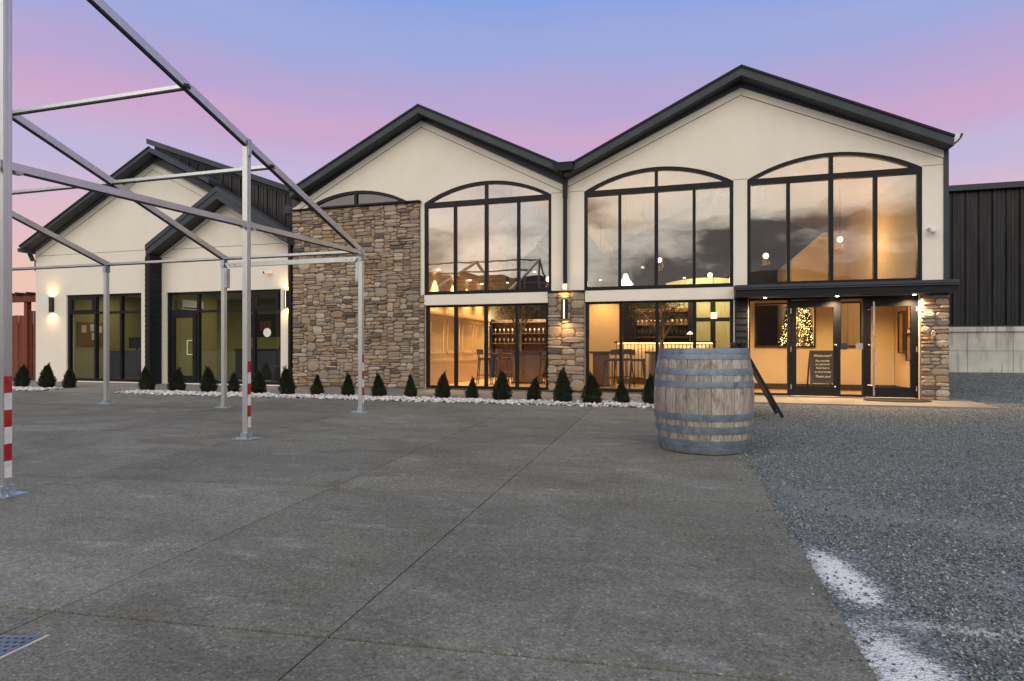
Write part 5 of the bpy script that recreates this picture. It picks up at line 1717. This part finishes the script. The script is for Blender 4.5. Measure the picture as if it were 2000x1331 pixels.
# pendants
def pendant(x, y, z, ztop, r, e, lab, bell=False, col=WARM):
    t = thing('pendant_lamp', lab, 'lamp', (x, y, z), 'lit pendant lamps inside, some added')
    part('cord', MB().tube((x, y, z + r), (x, y, ztop), 0.006, n=5), 'black', t)
    if bell:
        part('lamp_shade', MB().lathe([(0.0, 0.20), (0.05, 0.19), (0.08, 0.08), (0.16, -0.04), (0.22, -0.12), (0.0, -0.10)], 18, (x, y, z)), 'lamp_glow', t, True)
    else:
        part('globe', MB().ball((x, y, z), r, 14, 8), 'lamp_glow', t, True)
    lamp('pendant_light', 'POINT', (x, y - 0.0, z - r - 0.10), e, col, size=0.12, parent=t)
for x, y, e, lab in ((-3.9, 2.0, 170, 'above the left high bar table'), (-0.9, 1.9, 190, 'above the stools by the lit bar'), (-2.35, 4.5, 200, 'before the amber partition'), (-5.4, 4.4, 130, 'before the glass shelving'), (0.2, 4.6, 110, 'before the back bar')):  # added fill spots to brighten tables, stools, partition and shelves
    t = thing('fill_spot', 'added black spotlight hanging inside ' + lab, 'spotlight', (x, y, 3.3), 'added spotlights inside')
    part('fill_spot_can', MB().tube((x, y, 3.24), (x, y, 3.42), 0.045, n=12), 'black', t)
    part('cord', MB().tube((x, y, 3.42), (x, y, 5.05), 0.006, n=5), 'black', t)
    part('lens', MB().tube((x, y, 3.232), (x, y, 3.24), 0.035, n=12), 'spot_glow', t)
    lamp('fill_spot_lamp', 'SPOT', (x, y, 3.21), e, WARM, (0, 0, 0), 0.04, t, R(105), 0.7)
pendant(-1.48, 3.5, 3.08, 5.6, 0.2, 22, 'bell shaped lit lamp at the sill of the middle arched window', True)
pendant(0.92, 4.0, 3.22, 6.6, 0.07, 22, 'small lit globe lamp in the right pane of the middle arched window', col=(1.0, 0.86, 0.5))
pendant(-4.2, 5.2, 3.4, 5.7, 0.08, 30, 'added globe lamp low in the left arched window')  # added globe, fill light for the left bay
pendant(-3.3, 2.6, 2.75, 5.3, 0.06, 12, 'small lit lamp at the lower right corner of the left arched window')
pendant(2.6, 5.2, 3.9, 6.2, 0.08, 30, 'added globe lamp deep inside the right arched window')  # added globe, fill light deep in the right bay
pendant(4.2, 3.4, 4.0, 5.4, 0.07, 85, 'added globe lamp before the tall wall in the right arched window')  # globe added to light the right-hand wall
pendant(-0.6, 6.6, 4.1, 6.0, 0.08, 30, 'added globe lamp high at the back of the hall')  # globe added to brighten the back of the hall
# long dark bar pendants
for x, y, z in ((-5.3, 4.0, 5.0), (-4.6, 6.0, 4.6)):
    t = thing('linear_pendant', 'unlit grey bar lamp hanging in the left arched window, ' + ('nearer' if y < 5 else 'farther'), 'lamp', (x, y, z))
    part('bar', MB().box(x - 0.06, x + 0.06, y - 0.7, y + 0.7, z, z + 0.07), 'galv', t)
    for dy in (-0.5, 0.5):
        part('cord', MB().tube((x, y + dy, z + 0.07), (x, y + dy, 7.0 - 0.477 * (x + 6.6)), 0.006, n=5), 'black', t)

# lobby: easel, pictures, tree with fairy lights
cb = thing('chalkboard', 'chalkboard easel with white handwriting behind the left entrance door', 'chalkboard', (3.42, 1.75, 0.012))
def lean(z): return 1.62 + 0.12 * z
def cbox(x0, x1, z0, z1, off, th):
    a, b_ = lean(z0) + off, lean(z1) + off
    return MB().add([(x0, a, z0), (x1, a, z0), (x1, b_, z1), (x0, b_, z1), (x0, a + th, z0), (x1, a + th, z0), (x1, b_ + th, z1), (x0, b_ + th, z1)],
                    [(0, 1, 2, 3), (7, 6, 5, 4), (0, 4, 5, 1), (1, 5, 6, 2), (2, 6, 7, 3), (3, 7, 4, 0)])
for x in (3.13, 3.65):
    part('leg', cbox(x, x + 0.045, 0.02, 1.02, -0.01, 0.03), 'dark_wood', cb)
    part('leg', MB().beam((x + 0.02, 2.15, 0.02), (x + 0.02, 1.77, 1.0), 0.035, 0.025), 'dark_wood', cb)
part('rail', cbox(3.175, 3.65, 0.22, 0.27, -0.008, 0.025), 'dark_wood', cb)
part('rail', cbox(3.175, 3.65, 0.97, 1.02, -0.008, 0.025), 'dark_wood', cb)
part('board', cbox(3.175, 3.65, 0.27, 0.97, 0.004, 0.012), 'black', cb)
for txt, z, sz in (('Welcome!!', 0.86, 0.088), ('No outside', 0.745, 0.068), ('or personal', 0.66, 0.068), ('food but is', 0.57, 0.068), ('or food drinks', 0.475, 0.062), ('Thank you!', 0.36, 0.075)):
    cu = bpy.data.curves.new('lettering', 'FONT')
    cu.body = txt
    cu.size = sz
    cu.shear = 0.25
    cu.align_x = 'CENTER'
    cu.extrude = 0.001
    cu.materials.append(M['paper'])
    tmp = bpy.data.objects.new('lettering_curve', cu)
    COL.objects.link(tmp)
    lm = bpy.data.meshes.new_from_object(tmp.evaluated_get(bpy.context.evaluated_depsgraph_get()))
    bpy.data.objects.remove(tmp)
    o = bpy.data.objects.new('lettering', lm)
    COL.objects.link(o)
    o.parent = cb
    o.location = Vector((3.41, lean(z) + 0.001, z)) - ORG[cb.name]
    o.rotation_euler = (R(90 - 6.8), 0, 0)

for (y0, y1, z0, z1, lab) in ((0.95, 1.35, 0.78, 1.42, 'framed amber picture hanging lower on the lobby side wall'), (1.5, 1.85, 0.95, 1.95, 'tall dark framed picture at the back of the lobby side wall'), (0.8, 1.3, 1.5, 2.1, 'framed picture hanging higher on the lobby side wall')):
    t = thing('picture_frame', lab, 'picture', (5.13, y0, z0))
    part('frame', MB().box(5.06, 5.149, y0, y1, z0, z0 + 0.03).box(5.06, 5.149, y0, y1, z1 - 0.03, z1).box(5.06, 5.149, y0, y0 + 0.03, z0 + 0.03, z1 - 0.03).box(5.06, 5.149, y1 - 0.03, y1, z0 + 0.03, z1 - 0.03), 'dark_wood', t)
    part('canvas', MB().box(5.09, 5.145, y0 + 0.03, y1 - 0.03, z0 + 0.03, z1 - 0.03), 'cork', t)

def fairy_tree():
    x, y = 3.15, 3.3
    t = thing('christmas_tree', 'tall conifer covered in warm fairy lights seen through the left door', 'tree', (x, y, 0.012))
    part('trunk', MB().tube((x, y, 0.012), (x, y, 2.5), 0.05, 0.01, 8), 'bark', t)
    n = 5000
    u = RNG.uniform(0, 1, n)
    z = 0.35 + 2.25 * u ** 1.4
    r = 0.60 * (1 - (z - 0.35) / 2.7) + 0.03
    th = RNG.uniform(0, 2 * np.pi, n)
    q = RNG.uniform(0.3, 1.0, n) ** 0.5
    p = np.stack([r * q * np.cos(th), r * q * np.sin(th), z], -1)
    d = np.stack([np.cos(th), np.sin(th), RNG.uniform(-0.5, 0.2, n)], -1)
    place('crown', leaf_mesh('crown', 'needle', p, d, RNG.uniform(0.06, 0.13, n), RNG.uniform(0.02, 0.04, n)), t, (x, y, 0.012))
    mb = MB()
    for k in range(1300):
        z = 0.4 + 2.15 * random.random() ** 1.3
        r = (0.60 * (1 - (z - 0.35) / 2.7) + 0.05) * random.uniform(0.8, 1.05)
        a = random.uniform(0, 2 * math.pi)
        c = Vector((x + r * math.cos(a), y + r * math.sin(a), z))
        s_ = random.uniform(0.005, 0.011)
        mb.add([c + Vector(v) * s_ * 2 for v in OCT_V], OCT_F)
    o = part('fairy_lights', mb, 'fairy_glow', t)
    o['kind'] = 'stuff'
    lamp('fairy_light', 'POINT', (x - 0.1, y - 0.75, 1.7), 10, (1.0, 0.72, 0.3), size=0.3, parent=t)
fairy_tree()
for x in (2.3, 3.6, 4.6):
    t = thing('lobby_downlight', 'downlight in the lobby ceiling, ' + {2.3: 'left', 3.6: 'middle', 4.6: 'right'}[x] + ' of three', 'downlight', (x, 1.1, 2.41), 'lobby downlights')
    part('lens', MB().tube((x, 1.1, 2.405), (x, 1.1, 2.42), 0.045, n=14), 'spot_glow', t)
    lamp('lobby_light', 'SPOT', (x, 1.1, 2.39), 150, (1.0, 0.61, 0.21), (0, 0, 0), 0.05, t, R(140), 0.8)

# ------------------------------------------------------------------ inside the office
OFFC = (1.0, 0.93, 0.62)
for k, (x, y, lab) in enumerate(((-18.2, 1.6, 'left office window, left one'), (-16.6, 1.9, 'left office window, right one'), (-13.9, 1.7, 'office door'), (-12.7, 2.2, 'wide office pane'), (-11.3, 1.6, 'office sash at the right'))):
    t = thing('ceiling_light', 'round office ceiling light seen above the ' + lab, 'ceiling light', (x, y, 2.92), 'office ceiling lights')
    part('lens', MB().tube((x, y, 2.905), (x, y, 2.931), 0.09, n=16), 'cool_glow', t)
    lamp('office_light', 'AREA', (x, y, 2.9), 10, OFFC, (0, 0, 0), 0.25, t)

nb = thing('notice_board', 'cork notice board with white papers on the left office wall', 'notice board', (-19.2, 1.1, 1.2))
part('board', MB().box(-19.199, -19.17, 0.62, 1.55, 1.15, 1.95), 'cork', nb)
for y, z in ((0.75, 1.6), (1.05, 1.65), (1.3, 1.6), (1.1, 1.35)):
    part('paper', MB().box(-19.169, -19.166, y, y + 0.16, z, z + 0.24), 'paper', nb)

def desk(x0, x1, y0, y1, h, lab):
    t = thing('desk', lab, 'desk', ((x0 + x1) / 2, y0, 0.012))
    part('desk_top', MB().box(x0, x1, y0, y1, h - 0.04, h), 'black', t)
    part('front_panel', MB().box(x0 + 0.02, x1 - 0.02, y0 + 0.03, y0 + 0.06, 0.012, h - 0.04), 'black', t)
    for x in (x0 + 0.02, x1 - 0.06):
        part('side_panel', MB().box(x, x + 0.04, y0 + 0.06, y1, 0.012, h - 0.04), 'black', t)
desk(-18.3, -16.2, 1.0, 1.8, 0.98, 'dark desk behind the left office window')
desk(-14.4, -12.6, 2.3, 3.0, 1.05, 'dark reception counter behind the wide office pane')
def monitor(x, y, z, w, lab):
    t = thing('monitor', lab, 'monitor', (x, y, z))
    part('screen', MB().box(x - w / 2, x + w / 2, y, y + 0.03, z + 0.1, z + 0.1 + w * 0.6), 'black', t)
    part('stand', MB().box(x - 0.03, x + 0.03, y + 0.03, y + 0.06, z, z + 0.2).box(x - 0.12, x + 0.12, y - 0.05, y + 0.1, z, z + 0.015), 'black', t)
monitor(-17.6, 1.4, 0.98, 0.6, 'dark monitor on the desk, left of two in the left office window')
monitor(-16.7, 1.4, 0.98, 0.55, 'dark monitor on the desk, right of two in the left office window')
hp = thing('heat_pump', 'white wall heat pump high above the office door', 'heat pump', (-15.1, 1.2, 2.3))
part('casing', MB().box(-15.199, -15.0, 0.75, 1.6, 2.30, 2.60), 'white_paint', hp)
part('louvre', MB().box(-15.0, -14.99, 0.78, 1.57, 2.33, 2.37), 'black', hp)
pf = thing('wall_screen', 'black framed screen on the yellow office back wall', 'screen', (-15.0, 4.58, 1.5))
part('frame', MB().box(-15.6, -14.3, 4.55, 4.598, 1.50, 2.35), 'black', pf)
part('picture', MB().box(-15.2, -14.7, 4.54, 4.55, 1.72, 2.1), 'cork', pf)
dd = thing('inner_door', 'black inner door in the yellow office back wall', 'door', (-13.6, 4.55, 0.012))
part('door_leaf', MB().box(-14.05, -13.1, 4.55, 4.598, 0.012, 2.2), 'black', dd)
part('handle', MB().tube((-13.25, 4.5, 1.05), (-13.12, 4.5, 1.05), 0.012, n=6), 'steel', dd)
bc = thing('bookcase', 'tall dark cabinet behind the right office pane', 'cabinet', (-11.9, 3.0, 0.012))
part('carcass', MB().box(-12.5, -11.6, 2.9, 3.4, 0.012, 2.15), 'black', bc)
for z in (0.6, 1.1, 1.6):
    part('drawer_line', MB().box(-12.45, -11.65, 2.892, 2.9, z, z + 0.01), 'grey_plastic', bc)
def office_chair(x, y, lab):
    t = thing('office_chair', lab, 'chair', (x, y, 0.012))
    part('seat', MB().box(x - 0.25, x + 0.25, y - 0.25, y + 0.25, 0.45, 0.53), 'black', t)
    part('backrest', MB().box(x - 0.24, x + 0.24, y + 0.2, y + 0.27, 0.6, 1.12), 'black', t)
    part('stem', MB().tube((x, y, 0.08), (x, y, 0.45), 0.03, n=8).box(x - 0.02, x + 0.02, y + 0.22, y + 0.25, 0.5, 0.65), 'black', t)
    for k in range(5):
        a = 2 * math.pi * k / 5
        part('foot', MB().beam((x, y, 0.09), (x + 0.28 * math.cos(a), y + 0.28 * math.sin(a), 0.04), 0.04, 0.03), 'black', t)
office_chair(-11.95, 1.5, 'black office chair behind the taped marquee post')
office_chair(-11.15, 1.2, 'black office chair at the right edge of the office glazing')
